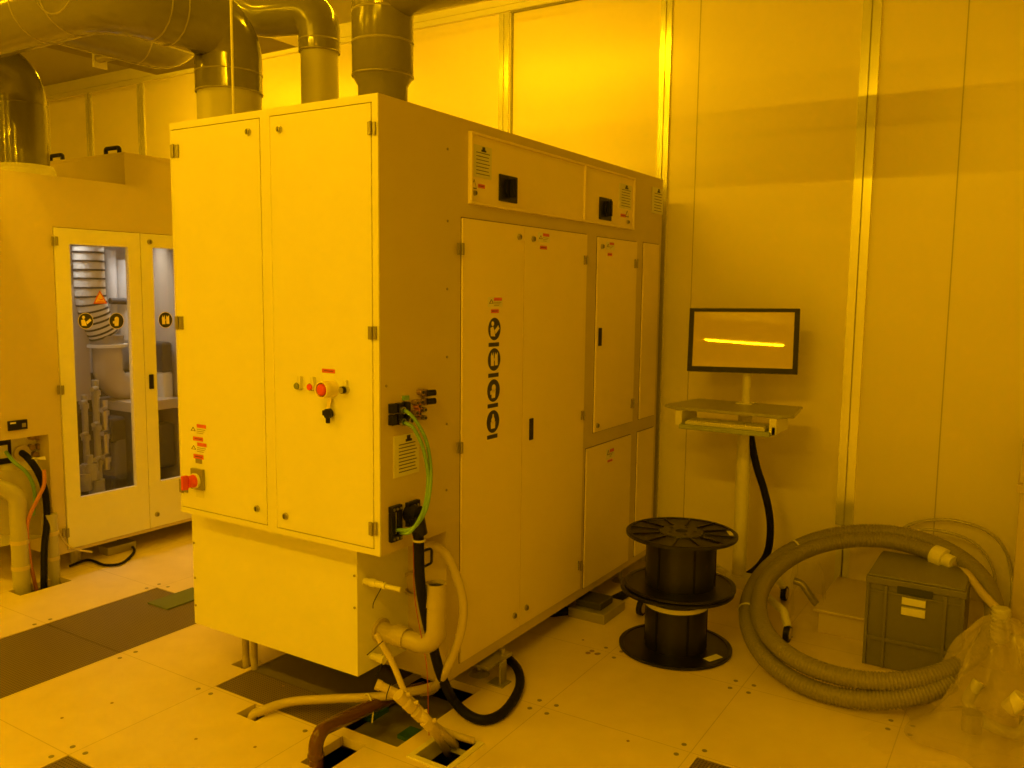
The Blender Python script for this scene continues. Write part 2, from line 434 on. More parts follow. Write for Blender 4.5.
# right-hand front edge profile reads as part of the front frame (same cream as doors)
ff = MB()
yl, yr = YL1, Y0
dl0, dl1 = F.uv(176,300)[0], F.uv(262.5,300)[0]; dr0, dr1 = F.uv(273,300)[0], F.uv(371.8,300)[0]
zt_l = F.uv(176,129)[1]; zb_l = F.uv(184,506)[1]; zt_r = F.uv(371,103.5)[1]; zb_r = F.uv(373,549)[1]
ztd = (zt_l+zt_r)/2; zbd = (zb_l+zb_r)/2
for (a0,a1,z0,z1) in ((yr,dr1-.003,ZB1,ZT),(dr0+.003,dl1-.003,zbd-.003,ztd+.003),(dl0+.003,yl,ZB1,ZT),(dr1-.003,dl0+.003,ztd+.003,ZT),(dr1-.003,dl0+.003,ZB1,zbd-.003)):
    ff.fbox(F, a0, a1, z0, z1, 0, .006, PAINT)
ff.build('front_frame', m1)
gp = MB(); gp.fbox(F, dr1-.003, dl0+.003, zbd-.003, ztd+.003, 0, .001, LINE); gp.build('door_gasket', m1)
def hinge(parent, Fc, u, v, wu, hv, d0):
    q = MB(); q.fpx(Fc, u-wu/2, v-hv/2, u-.6, v+hv/2, d0, d0+.006, HINGE); q.fpx(Fc, u+.6, v-hv/2, u+wu/2, v+hv/2, d0, d0+.006, HINGE)
    a, z0 = Fc.uv(u, v+hv/2); _, z1 = Fc.uv(u, v-hv/2)
    q.cyl(Fc.p(a, z0, d0+.006), Fc.p(a, z1, d0+.006), .005, HINGE, 8); return q.build('hinge', parent)
def lock(parent, Fc, u, v, d0, r=.013):
    a, z = Fc.uv(u, v); q = MB()
    q.cyl(Fc.p(a,z,d0), Fc.p(a,z,d0+.007), r, STEEL, 18); q.cyl(Fc.p(a,z,d0+.007), Fc.p(a,z,d0+.010), r*.72, HINGE, 14)
    q.fbox(Fc, a-.002, a+.002, z-r*.6, z+r*.6, d0+.010, d0+.0115, INK); return q.build('lock', parent)
for (a0, a1, hg, lk, lb) in ((dr1, dr0, ((371.5,128),(372.3,333),(373,529)), ((279.5,129.5),(286,516)), None),
                             (dl1, dl0, ((174.5,151),(179,323),(183.5,486)), ((248.5,132),(257.5,508.5)), None)):
    leaf = MB().fbox(F, a0, a1, zbd, ztd, 0, .008, PAINT).build('front_door', m1, bevel=.002)
    for (u, v) in hg: hinge(leaf, F, u, v, 9, 13, .008)
    for (u, v) in lk: lock(leaf, F, u, v, .008)
# labels above the main switch
def warn_label(parent, Fc, u0, v0, u1, v1, d=.0085, name='warning_label', redtop=True):
    q = MB(); q.fpx(Fc, u0, v0, u1, v1, d, d+.0006, PAPER)
    um = u0+(u1-u0)*.42
    q.fpx(Fc, um, v0+.6, u1-.5, v0+(v1-v0)*.38, d+.0006, d+.001, REDP)
    a0, zt = Fc.uv(u0+(u1-u0)*.08, v0+(v1-v0)*.2); a1, zb = Fc.uv(um-(u1-u0)*.04, v1-(v1-v0)*.35); am = (a0+a1)/2
    q.fpoly(Fc, [(a0,zb),(a1,zb),(am,zt)], d+.0006, d+.001, INK)
    q.fpoly(Fc, [(am+(a0-am)*.55,zb+(zt-zb)*.12),(am+(a1-am)*.55,zb+(zt-zb)*.12),(am,zb+(zt-zb)*.72)], d+.001, d+.0013, YEL)
    for k in range(3):
        vv = v0+(v1-v0)*(.5+.16*k); q.fpx(Fc, um, vv, u1-(1.2+k), vv+(v1-v0)*.06, d+.0006, d+.001, HINGE)
    return q.build(name, parent)
def red_tag(parent, Fc, u0, v0, u1, v1, d=.0085, name='red_label'):
    q = MB(); q.fpx(Fc, u0, v0, u1, v1, d, d+.0006, REDP)
    q.fpx(Fc, u0+(u1-u0)*.15, v0+(v1-v0)*.42, u1-(u1-u0)*.15, v0+(v1-v0)*.58, d+.0006, d+.0009, INK); return q.build(name, parent)
warn_label(m1, F, 189.5, 424, 206.5, 435); red_tag(m1, F, 193, 437, 203, 441)
warn_label(m1, F, 190, 442.5, 207, 453.5); red_tag(m1, F, 193.5, 454.5, 203.5, 459)
MB().fpx(F, 195.5, 459, 202, 463.5, .0085, .0095, HINGE).build('tag', m1)
# main switch
sw = MB().fpx(F, 190.5, 469.5, 205, 490, .008, .022, HINGE).build('main_switch', m1, bevel=.002)
a, z = F.uv(198.5, 480)
q = MB(); q.cyl(F.p(a,z,.022), F.p(a,z,.032), .030, PAPER, 24); q.cyl(F.p(a,z,.032), F.p(a,z,.060), .026, RED, 24, r1=.022)
q.hexa([F.p(a-.008,z-.028,.06), F.p(a+.008,z-.028,.06), F.p(a+.006,z-.028,.085), F.p(a-.006,z-.028,.085), F.p(a-.008,z+.028,.06), F.p(a+.008,z+.028,.06), F.p(a+.006,z+.028,.085), F.p(a-.006,z+.028,.085)], RED)
q.build('switch_knob', sw, label='red rotary knob', bevel=.002)
MB().fpx(F, 196, 490, 204, 497.5, .008, .009, PLATE).build('switch_tag', sw)
# emergency stop cluster
red_tag(m1, F, 322, 369, 335, 373)
def button(u, v, kind):
    a, z = fo(u, v, .02); g = MB(); g.fpx(F, u-.5, v-9.5, u+5.5, v+3, .008, .022, PLATE)
    o = g.build('push_button', m1)
    q = MB(); q.cyl(F.p(a,z,.008), F.p(a,z,.020), .0145, STEEL, 20); q.cyl(F.p(a,z,.020), F.p(a,z,.028), .011, kind, 20); q.build('button_cap', o)
button(297.5, 386, GREENB); button(310.5, 387, RED)
a, z = F.uv(333, 388.5)
es = MB().cyl(F.p(a,z,.008), F.p(a,z,.045), .029, YEL, 32).ring(F.p(a,z,.040), F.p(a,z,.066), .029, .025, YEL, 32).build('emergency_stop', m1)
q = MB(); q.cyl(F.p(a,z,.045), F.p(a,z,.055), .014, RED, 20); q.tube([F.p(a,z,.055), F.p(a,z,.056), F.p(a,z,.066), F.p(a,z,.070)], [.014,.020,.020,.014], RED, 28); q.build('stop_head', es, label='red mushroom head')
a, z = fo(343, 390, .025)
o = MB().fpx(F, 342.5, 380.5, 348.5, 393, .008, .020, PLATE).build('key_switch', m1)
q = MB(); q.cyl(F.p(a,z,.008), F.p(a,z,.022), .0145, STEEL, 20); q.cyl(F.p(a,z,.022), F.p(a,z,.034), .012, BLACK, 20); q.cyl(F.p(a,z,.034), F.p(a,z,.037), .010, STEEL, 16); q.build('switch_barrel', o)
a, z = fo(327, 414.5, .028)
q = MB(); q.hexa([F.p(a-.008,z+.055,.010),F.p(a+.010,z+.055,.010),F.p(a+.006,z+.012,.022),F.p(a-.006,z+.012,.022),F.p(a-.008,z+.055,.013),F.p(a+.010,z+.055,.013),F.p(a+.006,z+.012,.026),F.p(a-.006,z+.012,.026)], YEL); o = q.build('key_strap', m1)
q = MB(); q.cyl(F.p(a-.006,z+.004,.020), F.p(a-.006,z+.004,.036), .017, BLACK, 20); q.fbox(F, a-.010, a+.002, z-.030, z-.008, .022, .034, BLACK); q.fbox(F, a+.002, a+.018, z-.004, z+.014, .022, .034, BLACK)
q.build('key_grip', o, bevel=.002)

# lower front cover: separate sheet metal box under the overhang
LX, LY0, LY1, LZ = 2.23, 2.046, 2.964, .2
q = MB(); q.box(LX, XM+.01, LY0, LY1, LZ, ZB1+.003, PAINT); o = q.build('lower_cover', m1, bevel=.002)
FL = Face((LX,0,0), (0,1,0), (-1,0,0), fx(LX))
for (a, z) in ((LY0+.012, .58), (LY0+.012, .46), (LY1-.012, .55), (LY1-.012, .40), (LY1-.012, .28)):
    MB().cyl(FL.p(a,z,0), FL.p(a,z,.003), .005, HINGE, 10).build('screw', o)

# ---- side: upper fascia with its raised rim
a0 = S.uv(468.3,165,0)[0]; a1 = S.uv(635.0,205,.014)[0]; z0 = (S.uv(468,203)[1]+S.uv(635,230.5)[1])/2; z1 = (S.uv(469,130)[1]+S.uv(635,178.5)[1])/2; ad = S.uv(586,190,.014)[0]
o = MB().fbox(S, a0, a1, z0, z1, 0, .005, SIDEP).build('upper_panel', m1)
q = MB()
for (p0,p1,r0,r1) in ((a0,a1,z1-.010,z1),(a0,a1,z0,z0+.010),(a0,a0+.012,z0+.010,z1-.010),(a1-.012,a1,z0+.010,z1-.010),(ad-.010,ad+.004,z0+.010,z1-.010)):
    q.fbox(S, p0, p1, r0, r1, .005, .016, SIDEP)
q.build('panel_rim', o, bevel=.002)
def lined_plate(parent, Fc, u0, v0, u1, v1, d, n=7, name='instruction_plate'):
    um, vm = (u0+u1)/2, (v0+v1)/2
    a0 = Fc.uv(u0, vm, d)[0]; a1 = Fc.uv(u1, vm, d)[0]; z0 = Fc.uv(um, v1, d)[1]; z1 = Fc.uv(um, v0, d)[1]
    q = MB(); q.fbox(Fc, a0, a1, z0, z1, d, d+.003, PLATE); w_, h_ = a1-a0, z1-z0
    q.fbox(Fc, a0+.50*w_, a0+.64*w_, z0+.82*h_, z0+.97*h_, d+.003, d+.0036, INK)
    q.fbox(Fc, a0+.45*w_, a0+.70*w_, z0+.82*h_, z0+.88*h_, d+.003, d+.0036, INK)
    for k in range(n):
        zz = z0+h_*(.10+.66*k/(n-1)); q.fbox(Fc, a0+.18*w_, a0+(.84 if k % 3 else .9)*w_, zz, zz+h_*.022, d+.003, d+.0036, INK)
    return q.build(name, parent)
lined_plate(o, S, 472, 146, 491, 178, .005); lined_plate(o, S, 618.8, 184.5, 631.2, 209, .005)
lined_plate(m1, S, 651.8, 188, 662.6, 214, 0.001)
def rotary(u0, v0, u1, v1):
    g = MB(); g.fpx(S, u0-.5, v0, u1-.8, v1, .005, .012, BLACK); r = g.build('rotary_switch', o, bevel=.002)
    a, z = S.uv((u0+u1)/2, (v0+v1)/2)
    q = MB(); q.cyl(S.p(a,z,.012), S.p(a,z,.022), .038, BLACK, 24); q.hexa([S.p(a-.012,z-.036,.02),S.p(a+.012,z-.036,.02),S.p(a+.009,z-.036,.040),S.p(a-.009,z-.036,.040),S.p(a-.012,z+.036,.02),S.p(a+.012,z+.036,.02),S.p(a+.009,z+.036,.040),S.p(a-.009,z+.036,.040)], RUBBER)
    q.build('switch_knob', r, bevel=.002)
    for (du, dv) in ((1.6,2),( -1.6+(u1-u0),2),(1.6,-2+(v1-v0)),(-1.6+(u1-u0),-2+(v1-v0))):
        pass
rotary(499, 175.5, 518.5, 202); rotary(599.3, 197.8, 612.7, 220)
def tri_sign(parent, Fc, u, v, hw, hh, d, big=False):
    a0, zb = Fc.uv(u-hw, v+hh); a1, _ = Fc.uv(u+hw, v+hh); _, zt = Fc.uv(u, v-hh); am = (a0+a1)/2
    q = MB(); q.fpoly(Fc, [(a0,zb),(a1,zb),(am,zt)], d, d+.0008, REDP if big else INK)
    cz = zb+(zt-zb)*.36; f = .72
    q.fpoly(Fc, [(am+(a0-am)*f,cz+(zb-cz)*f),(am+(a1-am)*f,cz+(zb-cz)*f),(am,cz+(zt-cz)*f)], d+.0008, d+.0012, (TRI if big else YEL))
    if big:
        w_ = (a1-a0); h_ = zt-zb
        q.fpoly(Fc, [(am-.22*w_,zb+.14*h_),(am+.25*w_,zb+.14*h_),(am+.25*w_,zb+.19*h_),(am-.22*w_,zb+.19*h_)], d+.0012, d+.0016, REDP)
        q.fpoly(Fc, [(am-.14*w_,zb+.44*h_),(am+.02*w_,zb+.24*h_),(am+.22*w_,zb+.30*h_),(am+.18*w_,zb+.38*h_),(am+.03*w_,zb+.33*h_)], d+.0012, d+.0016, REDP)
    return q.build('warning_triangle', parent)
tri_sign(o, S, 474.6, 183.5, 2.6, 4.6, .005); red_tag(o, S, 478, 184.3, 485, 188.2, .005); lock(o, S, 475, 193, .005, .010)
tri_sign(o, S, 627.5, 213.5, 1.8, 3.2, .005); red_tag(o, S, 620.5, 214, 626, 217, .005); lock(o, S, 628, 222, .005, .010)
# ---- side doors
def side_door(name, x0, x1, z0, z1):
    q = MB(); q.fbox(S, x0-.004, x1+.004, z0-.004, z1+.004, 0, .001, LINE); q.fbox(S, x0, x1, z0, z1, 0, DP+.002, SIDEP)
    return q.build(name, m1, bevel=.0015)
DD = DP+.002
dA = side_door('side_door', 2.606, 3.043, .160, 1.878)
dB = side_door('side_door', 3.047, 3.614, .160, 1.878)
dC = side_door('side_door', 3.73, 4.19, .92, 1.874)
dD = side_door('access_panel', 3.655, 4.180, .150, .848)
dE = side_door('access_panel', 4.282, 4.492, .92, 1.876)
dG = side_door('access_panel', 4.270, 4.492, .150, .848)
for (p, u, v, wu, hv) in ((dA,461,249,7,12),(dA,460,448,6.5,11),(dB,586,260,4.5,9),(dB,583,415.5,4.5,9),(dB,580,566,4.2,9),(dC,636.4,263.5,4,9),(dC,632.5,403.5,3.6,9)):
    hinge(p, S, u, v, wu, hv, DD)
for (p, u, v) in ((dA,519,237),(dB,533,239),(dC,602,246.5),(dA,514,615.5),(dB,526,607.5),(dC,597,425.5)): lock(p, S, u, v, DD, .013)
warn_label(dB, S, 538, 233, 549.8, 242.5, DD); red_tag(dB, S, 540, 246, 547, 249.3, DD)
warn_label(dC, S, 606, 242, 614.6, 250, DD); red_tag(dC, S, 607.6, 253, 612.2, 256, DD)
warn_label(dD, S, 606.2, 448, 614.5, 458, DD); red_tag(dD, S, 607.5, 459.5, 612.5, 461.7, DD)
warn_label(dA, S, 487.8, 297, 502.5, 307, DD); red_tag(dA, S, 491, 309.3, 498.8, 313, DD)
MB().fpx(S, 529, 418.5, 533.6, 440, DD, DD+.004, BLACK).build('door_handle', dB, label='black recessed pull handle', bevel=.002)
MB().fpx(S, 598.2, 328, 602, 346, DD, DD+.004, BLACK).build('door_handle', dC, label='black recessed pull handle', bevel=.002)
def pictogram(parent, Fc, u, v, hv, d, kind, bar=None):
    a, z = Fc.uv(u, v); r = (Fc.uv(u, v-hv)[1]-Fc.uv(u, v+hv)[1])/2
    q = MB(); q.fdisc(Fc, a, z, r, d, d+.0006, YEL, 28); q.fdisc(Fc, a, z, r*.93, d+.0006, d+.0010, INK, 28)
    P = lambda pts: q.fpoly(Fc, [(a+x*r, z+y*r) for x, y in pts], d+.0010, d+.0014, YEL)
    if kind == 'manual':
        q.fdisc(Fc, a-.28*r, z+.45*r, r*.20, d+.0010, d+.0014, YEL, 14)
        P([(-.62,.12),(-.20,.22),(.02,-.22),(.10,-.62),(-.55,-.58)]); P([(.02,-.10),(.55,.30),(.74,.02),(.16,-.42)])
    elif kind == 'gloves':
        P([(-.52,.28),(-.38,.60),(-.28,.30),(-.10,.62),(-.05,-.52),(-.48,-.52)]); P([(.08,.34),(.18,.60),(.28,.36),(.50,.60),(.52,-.50),(.10,-.50)])
        P([(-.02,.1),(.05,.1),(.05,-.1),(-.02,-.1)])
    elif kind == 'head':
        q.fdisc(Fc, a+.02*r, z+.22*r, r*.30, d+.0010, d+.0014, YEL, 16); P([(-.35,.05),(.30,.05),(.22,-.62),(-.28,-.62)]); P([(-.5,.0),(-.3,.0),(-.3,-.3),(-.5,-.3)])
    else:
        q.fdisc(Fc, a, z+.12*r, r*.26, d+.0010, d+.0014, YEL, 16); P([(-.34,-.02),(.34,-.02),(.30,-.58),(-.30,-.58)]); P([(-.12,.35),(.12,.35),(.08,.62),(-.08,.62)])
    return q.build('pictogram_sticker', parent)
for k, (u, v, kind) in enumerate(((494.3,329,'manual'),(494,359.5,'gloves'),(493.4,390.5,'head'),(492.8,421.5,'mask'))):
    pictogram(dA, S, u, v, 12.1, DD, kind)
for (u, v) in ((493.8,344.6),(493.4,375.2),(492.8,405.6),(492.2,436.6)):
    MB().fpx(S, u-5.2, v-2, u+5.2, v+2, DD, DD+.0006, INK).build('caption_strip', dA)
# ---- front side section: sockets, plates, frames
q = MB()
for (u0, u1) in ((388.0,397.2),(394.4,403.8),(401.6,411.0)):
    for (v0, v1, dv) in ((404.5,414,0),(415.8,426,0)):
        s_ = (u0-388)*.13; q.fpx(S, u0, v0-s_, u1, v1-s_, 0, .022, BLACK)
con = q.build('socket_block', m1, bevel=.0015)
for (u, v) in ((398.5,410),(398.7,421.7),(406.5,419.5)):
    a, z = S.uv(u, v); MB().ring(S.p(a,z,.022), S.p(a,z,.032), .013, .009, STEEL, 18).build('lock_ring', con)
MB().fpx(S, 402, 396, 409.5, 400.5, 0, .012, GREEN).build('green_plug', m1, label='green plug')
for (u0,v0,u1,v1,m_) in ((424,390.5,436,395.5,BLACK),(424,399,435.3,403.8,BLACK)):
    a, z = S.uv(u0, (v0+v1)/2); q = MB(); q.cyl(S.p(a,z,0), S.p(a,z,.02), .014, BRONZE, 14); q.cyl(S.p(a,z,.02), S.p(a+.030,z+.001,.035), .011, m_, 14); q.build('plug', m1)
for (u,v,m_,r) in ((420,392,BRONZE,.011),(414.5,402.5,BRONZE,.009),(419,402,BRONZE,.010),(416.5,406,ORANGE,.010),(418,410,ORANGE,.010),(417,413.5,ORANGE,.008),(422.5,409.5,HINGE,.009),(422.5,417.5,HINGE,.009),(418,417.5,BRONZE,.008),(414,413,BRONZE,.010)):
    a, z = S.uv(u, v); q = MB(); q.cyl(S.p(a,z,0), S.p(a,z,.022), r, m_, 12); q.cyl(S.p(a,z,.022), S.p(a,z,.026), r*.5, INK, 10); q.build('fitting', m1)
lined_plate(m1, S, 393.5, 434, 418.5, 475, 0, 9)
def gland_frame(u0, v0, u1, v1, fill):
    um, vm = (u0+u1)/2, (v0+v1)/2
    a0 = S.uv(u0,vm,0)[0]; a1 = S.uv(u1,vm,.016)[0]; z0 = S.uv(um,v1,.016)[1]; z1 = S.uv(um,v0,.016)[1]; t = .022 if fill is not BLACK else .03; q = MB()
    for (p0,p1,r0,r1) in ((a0,a1,z1-t,z1),(a0,a1,z0,z0+t),(a0,a0+t,z0+t,z1-t),(a1-t,a1,z0+t,z1-t)): q.fbox(S, p0,p1,r0,r1, 0, .016, BLACK)
    g = q.build('cable_frame', m1, bevel=.002)
    MB().fbox(S, a0+t, a1-t, z0+t, z1-t, 0, .006, fill).build('frame_insert', g)
    for (a, z) in ((a0+t/2,z0+t/2),(a1-t/2,z0+t/2),(a0+t/2,z1-t/2),(a1-t/2,z1-t/2),((a0+a1)/2,z1-t/2),((a0+a1)/2,z0+t/2)):
        MB().cyl(S.p(a,z,.016), S.p(a,z,.019), .005, STEEL, 10).build('screw', g)
gland_frame(388.3, 506.5, 402.8, 542, PLATE); gland_frame(405, 502, 420.5, 526, BLACK)
# screws down the side sheet
for (u, v) in ((447.5,149),(447.5,221),(447,289),(446.8,357),(446.5,424),(446.3,490),(386,386)):
    a, z = S.uv(u, v, 0); MB().cyl(S.p(a,z,0), S.p(a,z,.0025), .005, HINGE, 10).build('screw', m1)
# levelling feet
for (x, y) in ((2.85, 1.93), (4.25, 1.93), (2.85, 2.85), (4.25, 2.85)):
    f_ = MB(); f_.cyl((x,y,.012), (x,y,ZB+.002), .014, STEEL, 14); f_.cyl((x,y,0), (x,y,.014), .045, GALV, 20, r1=.030)
    f_.box(x-.05, x+.05, y-.045, y-.038 if y < 2 else y+.05, .0, ZB, GALV) if False else None
    f_.build('levelling_foot', m1)
q = MB(); p = oz(499, 684)
q.box(2.74, 2.92, Y0-.050, Y0+.05, .085, .098, GALV); q.box(2.80, 2.845, Y0-.07, Y0-.062, 0, .098, GALV); q.box(2.79, 2.86, Y0-.085, Y0-.01, 0, .006, GALV)
q.cyl((2.88,Y0-.025,.098), (2.88,Y0-.025,.125), .012, STEEL, 12); q.build('floor_bracket', m1, bevel=.001)
# dark gap above the connector bay (underside of the overhang) is real geometry; black grab handle there
FB = Face((XM,0,0), (0,1,0), (-1,0,0), fx(XM))
a, z = FB.uv(428, 558); a -= .035
q = MB(); q.tube(arc_corner([od(423,551,3.03), od(431.5,548,3.06), od(431.5,563,3.06), od(423,567,3.03)], .010, 4), .005, BLACK, 8); q.build('grab_handle', m1)
for (u, v, r) in ((414,583,.048),):
    a, z = FB.uv(u, v); MB().ring(FB.p(a,z,0), FB.p(a,z,.02), r, r-.01, BEIGE, 28).cyl(FB.p(a,z,0), FB.p(a,z,.006), r-.008, FRAME, 24).build('port_flange', m1)

# ------------------------------------------------------------------ pipework at the front corner of machine 1
FS = Face((0,LY0,0), (1,0,0), (0,-1,0), fy(LY0))
a, z = FS.uv(380, 630)
P0 = V((a, LY0, z)); yb = ox(436, 640, a).y
ptop = ox(436, 583, a)
elb = empty('drain_elbow', (a, LY0, z), 'thick beige plastic pipe elbow with open upright end at the cabinet corner', 'pipe')
q = MB(); q.tube(arc_corner([P0, V((a, yb, z-.012)), V((a, yb, ptop.z-.004))], .075, 10), .0345, BEIGE, 24, caps=False)
q.build('bend', elb)
q = MB(); q.ring((a, yb, ptop.z-.085), (a, yb, ptop.z), .0390, .033, BEIGE, 28)
q.build('open_socket', elb)
MB().cyl((a, yb, ptop.z-.014), (a, yb, ptop.z-.013), .033, DARKI, 24).build('socket_shade_disc', elb)  # dark disc stands in for the shade inside the open pipe end
MB().cyl((a, LY0, z), (a, LY0-.012, z), .047, BEIGE, 28).build('flange', elb); MB().ring((a, LY0-.075, z), (a, LY0-.13, z-.003), .040, .033, BEIGE, 28).build('coupling', elb)
# stub pipe and small fittings on the lower cover's side
a, z = FS.uv(365, 581)
q = MB(); q.cyl((a,LY0,z), (a,LY0-.10,z), .013, PLASTW, 14); q.cyl((a,LY0-.10,z), (a+.01,LY0-.16,z-.004), .009, PLASTW, 12); q.cyl((a,LY0-.03,z), (a,LY0-.055,z), .017, PLASTW, 6)
q.tube(catmull([(a,LY0-.09,z+.015),(a-.012,LY0-.085,z-.01),(a-.02,LY0-.06,z-.06),(a-.02,LY0-.055,z-.085)], 5), .0018, BLACK, 6)
q.build('stub_pipe', label='short white stub pipe with a black tie on the lower cabinet side', cat='pipe')
a, z = FS.uv(372, 656)
q = MB(); q.cyl((a,LY0,z), (a,LY0-.035,z), .014, PLASTW, 14); q.cyl((a,LY0-.035,z), (a,LY0-.06,z-.002), .018, PLASTW, 6)
q.tube(catmull([(a,LY0-.05,z+.018),(a-.02,LY0-.06,z-.02),(a-.04,LY0-.05,z-.05)], 5), .0018, BLACK, 6)
q.build('stub_pipe', label='tiny white stub fitting with black tie at the bottom corner of the cabinet', cat='pipe')
# thin conduit running down from the flange to the valve cluster
def pts(*l): return [od(u, v, D) for (u, v, D) in l]
vc = empty('valve_hose_cluster', oz(455,752), 'bundle of pale thin hoses and taps dropping into the framed floor opening', 'hose')
MB().tube(catmull(pts((376,634,2.93),(392,662,2.92),(404,690,2.90),(413,702,2.88)), 6), .0105, HOSEB, 10).build('hose', vc)
MB().tube(catmull([od(398,692,2.92), od(412,704,2.90), od(428,722,2.86), oz(442,741,.02), oz(448,752,-.12), oz(449,752,-.4)], 8), .018, HOSEB, 12).build('hose', vc)
MB().tube(catmull([od(408,700,2.96), od(432,724,2.92), oz(451,741,.02), oz(458,748,-.1), oz(459,748,-.4)], 8), .015, BEIGE, 12).build('hose', vc)
MB().tube(catmull([od(424,716,2.96), oz(440,729,.035), oz(458,736,.03), oz(474,741,.012)], 8), .013, BEIGE, 12).build('hose', vc)
q = MB()
for k, (u, v) in enumerate(((400,697),(408,705),(417,714),(426,723))):
    p = od(u, v, 2.86); q.cyl(p+V((-.010,0,.012)), p+V((.010,-.01,-.014)), .021-.001*k, HOSEB, 12); q.cyl(p, p+V((.02,-.028,.010)), .008, HOSEB, 8)
q.build('tap', vc)
q = MB(); q.cyl(od(379,685,2.9), od(400,695,2.9), .015, HOSEB, 12); q.cyl(od(376,684,2.9), od(381,686,2.9), .018, HOSEB, 12); q.build('branch_stub', vc)
for (p0, p1) in (((383,641),(367,655)), ((391,683),(386,700))):
    MB().tube(catmull([od(*p0,2.87), od((p0[0]+p1[0])/2-1,(p0[1]+p1[1])/2+1,2.87), od(*p1,2.87)], 4), .0018, BLACK, 6).build('cable_tie', vc)
# beige flat hose along the floor
h0_ = oz(251,717,0)
hp = [h0_+V((0,0,-.25)), h0_+V((0,0,-.02)), oz(262,711,.02), oz(290,702,.035), oz(330,699,.055), oz(375,697,.085), oz(410,692,.095), oz(440,683,.08), oz(470,660,.07), oz(500,640,.07)]
MB().tube(catmull(hp, 8), .017, BEIGEH, 14).build('floor_hose', label='beige hose lying across the floor from a small square hole to under the machine', cat='hose')
# brown pipe
br = empty('brown_pipe', oz(316,762), 'glossy rust brown pipe bending down into a square floor hole', 'pipe')
MB().tube(arc_corner([oz(316,764,0)+V((0,0,-.3)), oz(316,764,0)+V((0,0,.115)), oz(392,697,.045), oz(424,688,.04)], .05, 8), .0255, BROWN, 18).build('pipe', br)
p = oz(316,764,0); MB().tube([p+V((0,0,.020)), p+V((0,0,.026)), p+V((0,0,.036)), p+V((0,0,.042))], [.0255,.029,.029,.0255], BROWN, 18, False).build('collar', br)
q = MB(); c0 = oz(368,704,.06); q.tube(catmull([c0+V((0,.03,.02)), c0+V((-.01,-.01,.045)), c0+V((-.03,-.05,.01)), c0+V((-.04,-.055,-.04))], 5), .003, PLASTW, 6); q.build('white_tie', br)
# twin upright pipes below lower cover
for (u, v) in ((246, 664), (254.5, 668)):
    p = oz(u, v); MB().cyl((p.x,p.y,-.3), (p.x,p.y,LZ+.02), .015, BEIGE, 14).build('riser_pipe', label='pale riser pipe below the lower cabinet cover, %s of the pair' % ('left' if u < 250 else 'right'), cat='pipe', group='pair of pale riser pipes under the cabinet')
# arc hose on body front corner
hp = [FB.p(*FB.uv(420,546), .004), od(431,545,3.12), od(446,554,3.12), od(456,575,3.12), od(463,602,3.11), od(462,626,3.11), od(454,653,3.12), od(443,676,3.14), oz(432,690,.06), oz(420,692,.05)]
MB().tube(catmull(hp, 8), .0165, BEIGEH, 12).build('arc_hose', label='thin pale beige hose arching down the machine corner behind the elbow', cat='hose')
# black trunk cable with connector boot
cb = empty('black_trunk_cable', S.p(*S.uv(417,525), 0), 'thick black trunk cable hanging from the cabinet side and looping on the floor', 'cable')
p_a = so(415, 517, .03)
cp = [p_a, so(418, 530, .055), so(419, 550, .055), so(420, 580, .055), so(424.5, 610, .04), so(431.5, 640, .04), so(440, 672, .055), oz(452,698,.06), oz(467,714,.03), oz(484,720,.022), oz(501,714,.022), oz(514,699,.022), oz(520,683,.022), oz(517,668,.022), oz(506,657,.022), oz(493,650,.03), oz(480,646,.03)]
MB().tube(catmull(cp, 8), .0185, RUBBER, 14).build('cable', cb)
p_b = so(420, 534, .055)
q = MB(); q.cyl(S.p(p_a.x, p_a.z+.01, .0), S.p(p_a.x, p_a.z+.01, .05), .032, BLACK, 16); q.cyl(so(416.5,516,.05), p_b, .027, BLACK, 16); q.build('connector_boot', cb)
p = so(419, 540, .055); MB().ring(p+V((0,0,-.004)), p+V((0,0,.004)), .023, .0187, PLASTW, 16).build('white_tie', cb)
# second black cable under the far part of the machine
MB().tube(catmull([oz(535,614,.03), oz(566,611,.02), oz(590,608,.02), oz(610,601,.02), oz(628,592,.02), oz(640,580,.03), oz(650,570,.04)], 8), .022, RUBBER, 12).build('floor_cable', label='black cable lying on the floor half under the machine near the reels', cat='cable')
q = MB(); q.box(3.62, 3.86, 1.72, 1.92, 0, .05, GALV); q.box(3.66, 3.80, 1.76, 1.90, .05, .085, DARKI); q.build('cable_junction', label='small grey junction box on the floor under the machine edge', cat='box', bevel=.004)
# red and white thin wires
MB().tube(catmull([so(413,530,.012), so(413.5,560,.03), so(415,600,.03), so(422,640,.03), so(427,670,.05), oz(428.5,720,.05), oz(429,742,-.04), oz(427,748,-.25)], 8), .0016, WIRE, 6).build('thin_wire', label='thin red wire hanging beside the black cable into the floor opening', cat='wire')
# green cables
for k, (sx, sy, ex, ey) in enumerate(((404.5,411,399,530),(404.5,423,402,533))):
    m0 = ((416,421,.06),(426,440,.07),(430.5,465,.07),(430,490,.09),(425,512,.105),(413,528,.095)) if k == 0 else ((414,429,.06),(423,448,.07),(428,475,.07),(426,500,.09),(420,518,.105),(410,532,.095))
    path = [so(sx, sy, .024), so(sx+3, sy+1, .045)] + [so(*t_) for t_ in m0] + [so(ex, ey, .03), so(ex-1, ey, .006)]
    MB().tube(catmull(path, 8), .0065, GREEN, 10).build('green_cable', label='green cable looping down the cabinet side from the %s socket row' % ('upper' if k == 0 else 'lower'), cat='cable', group='green looped cables')
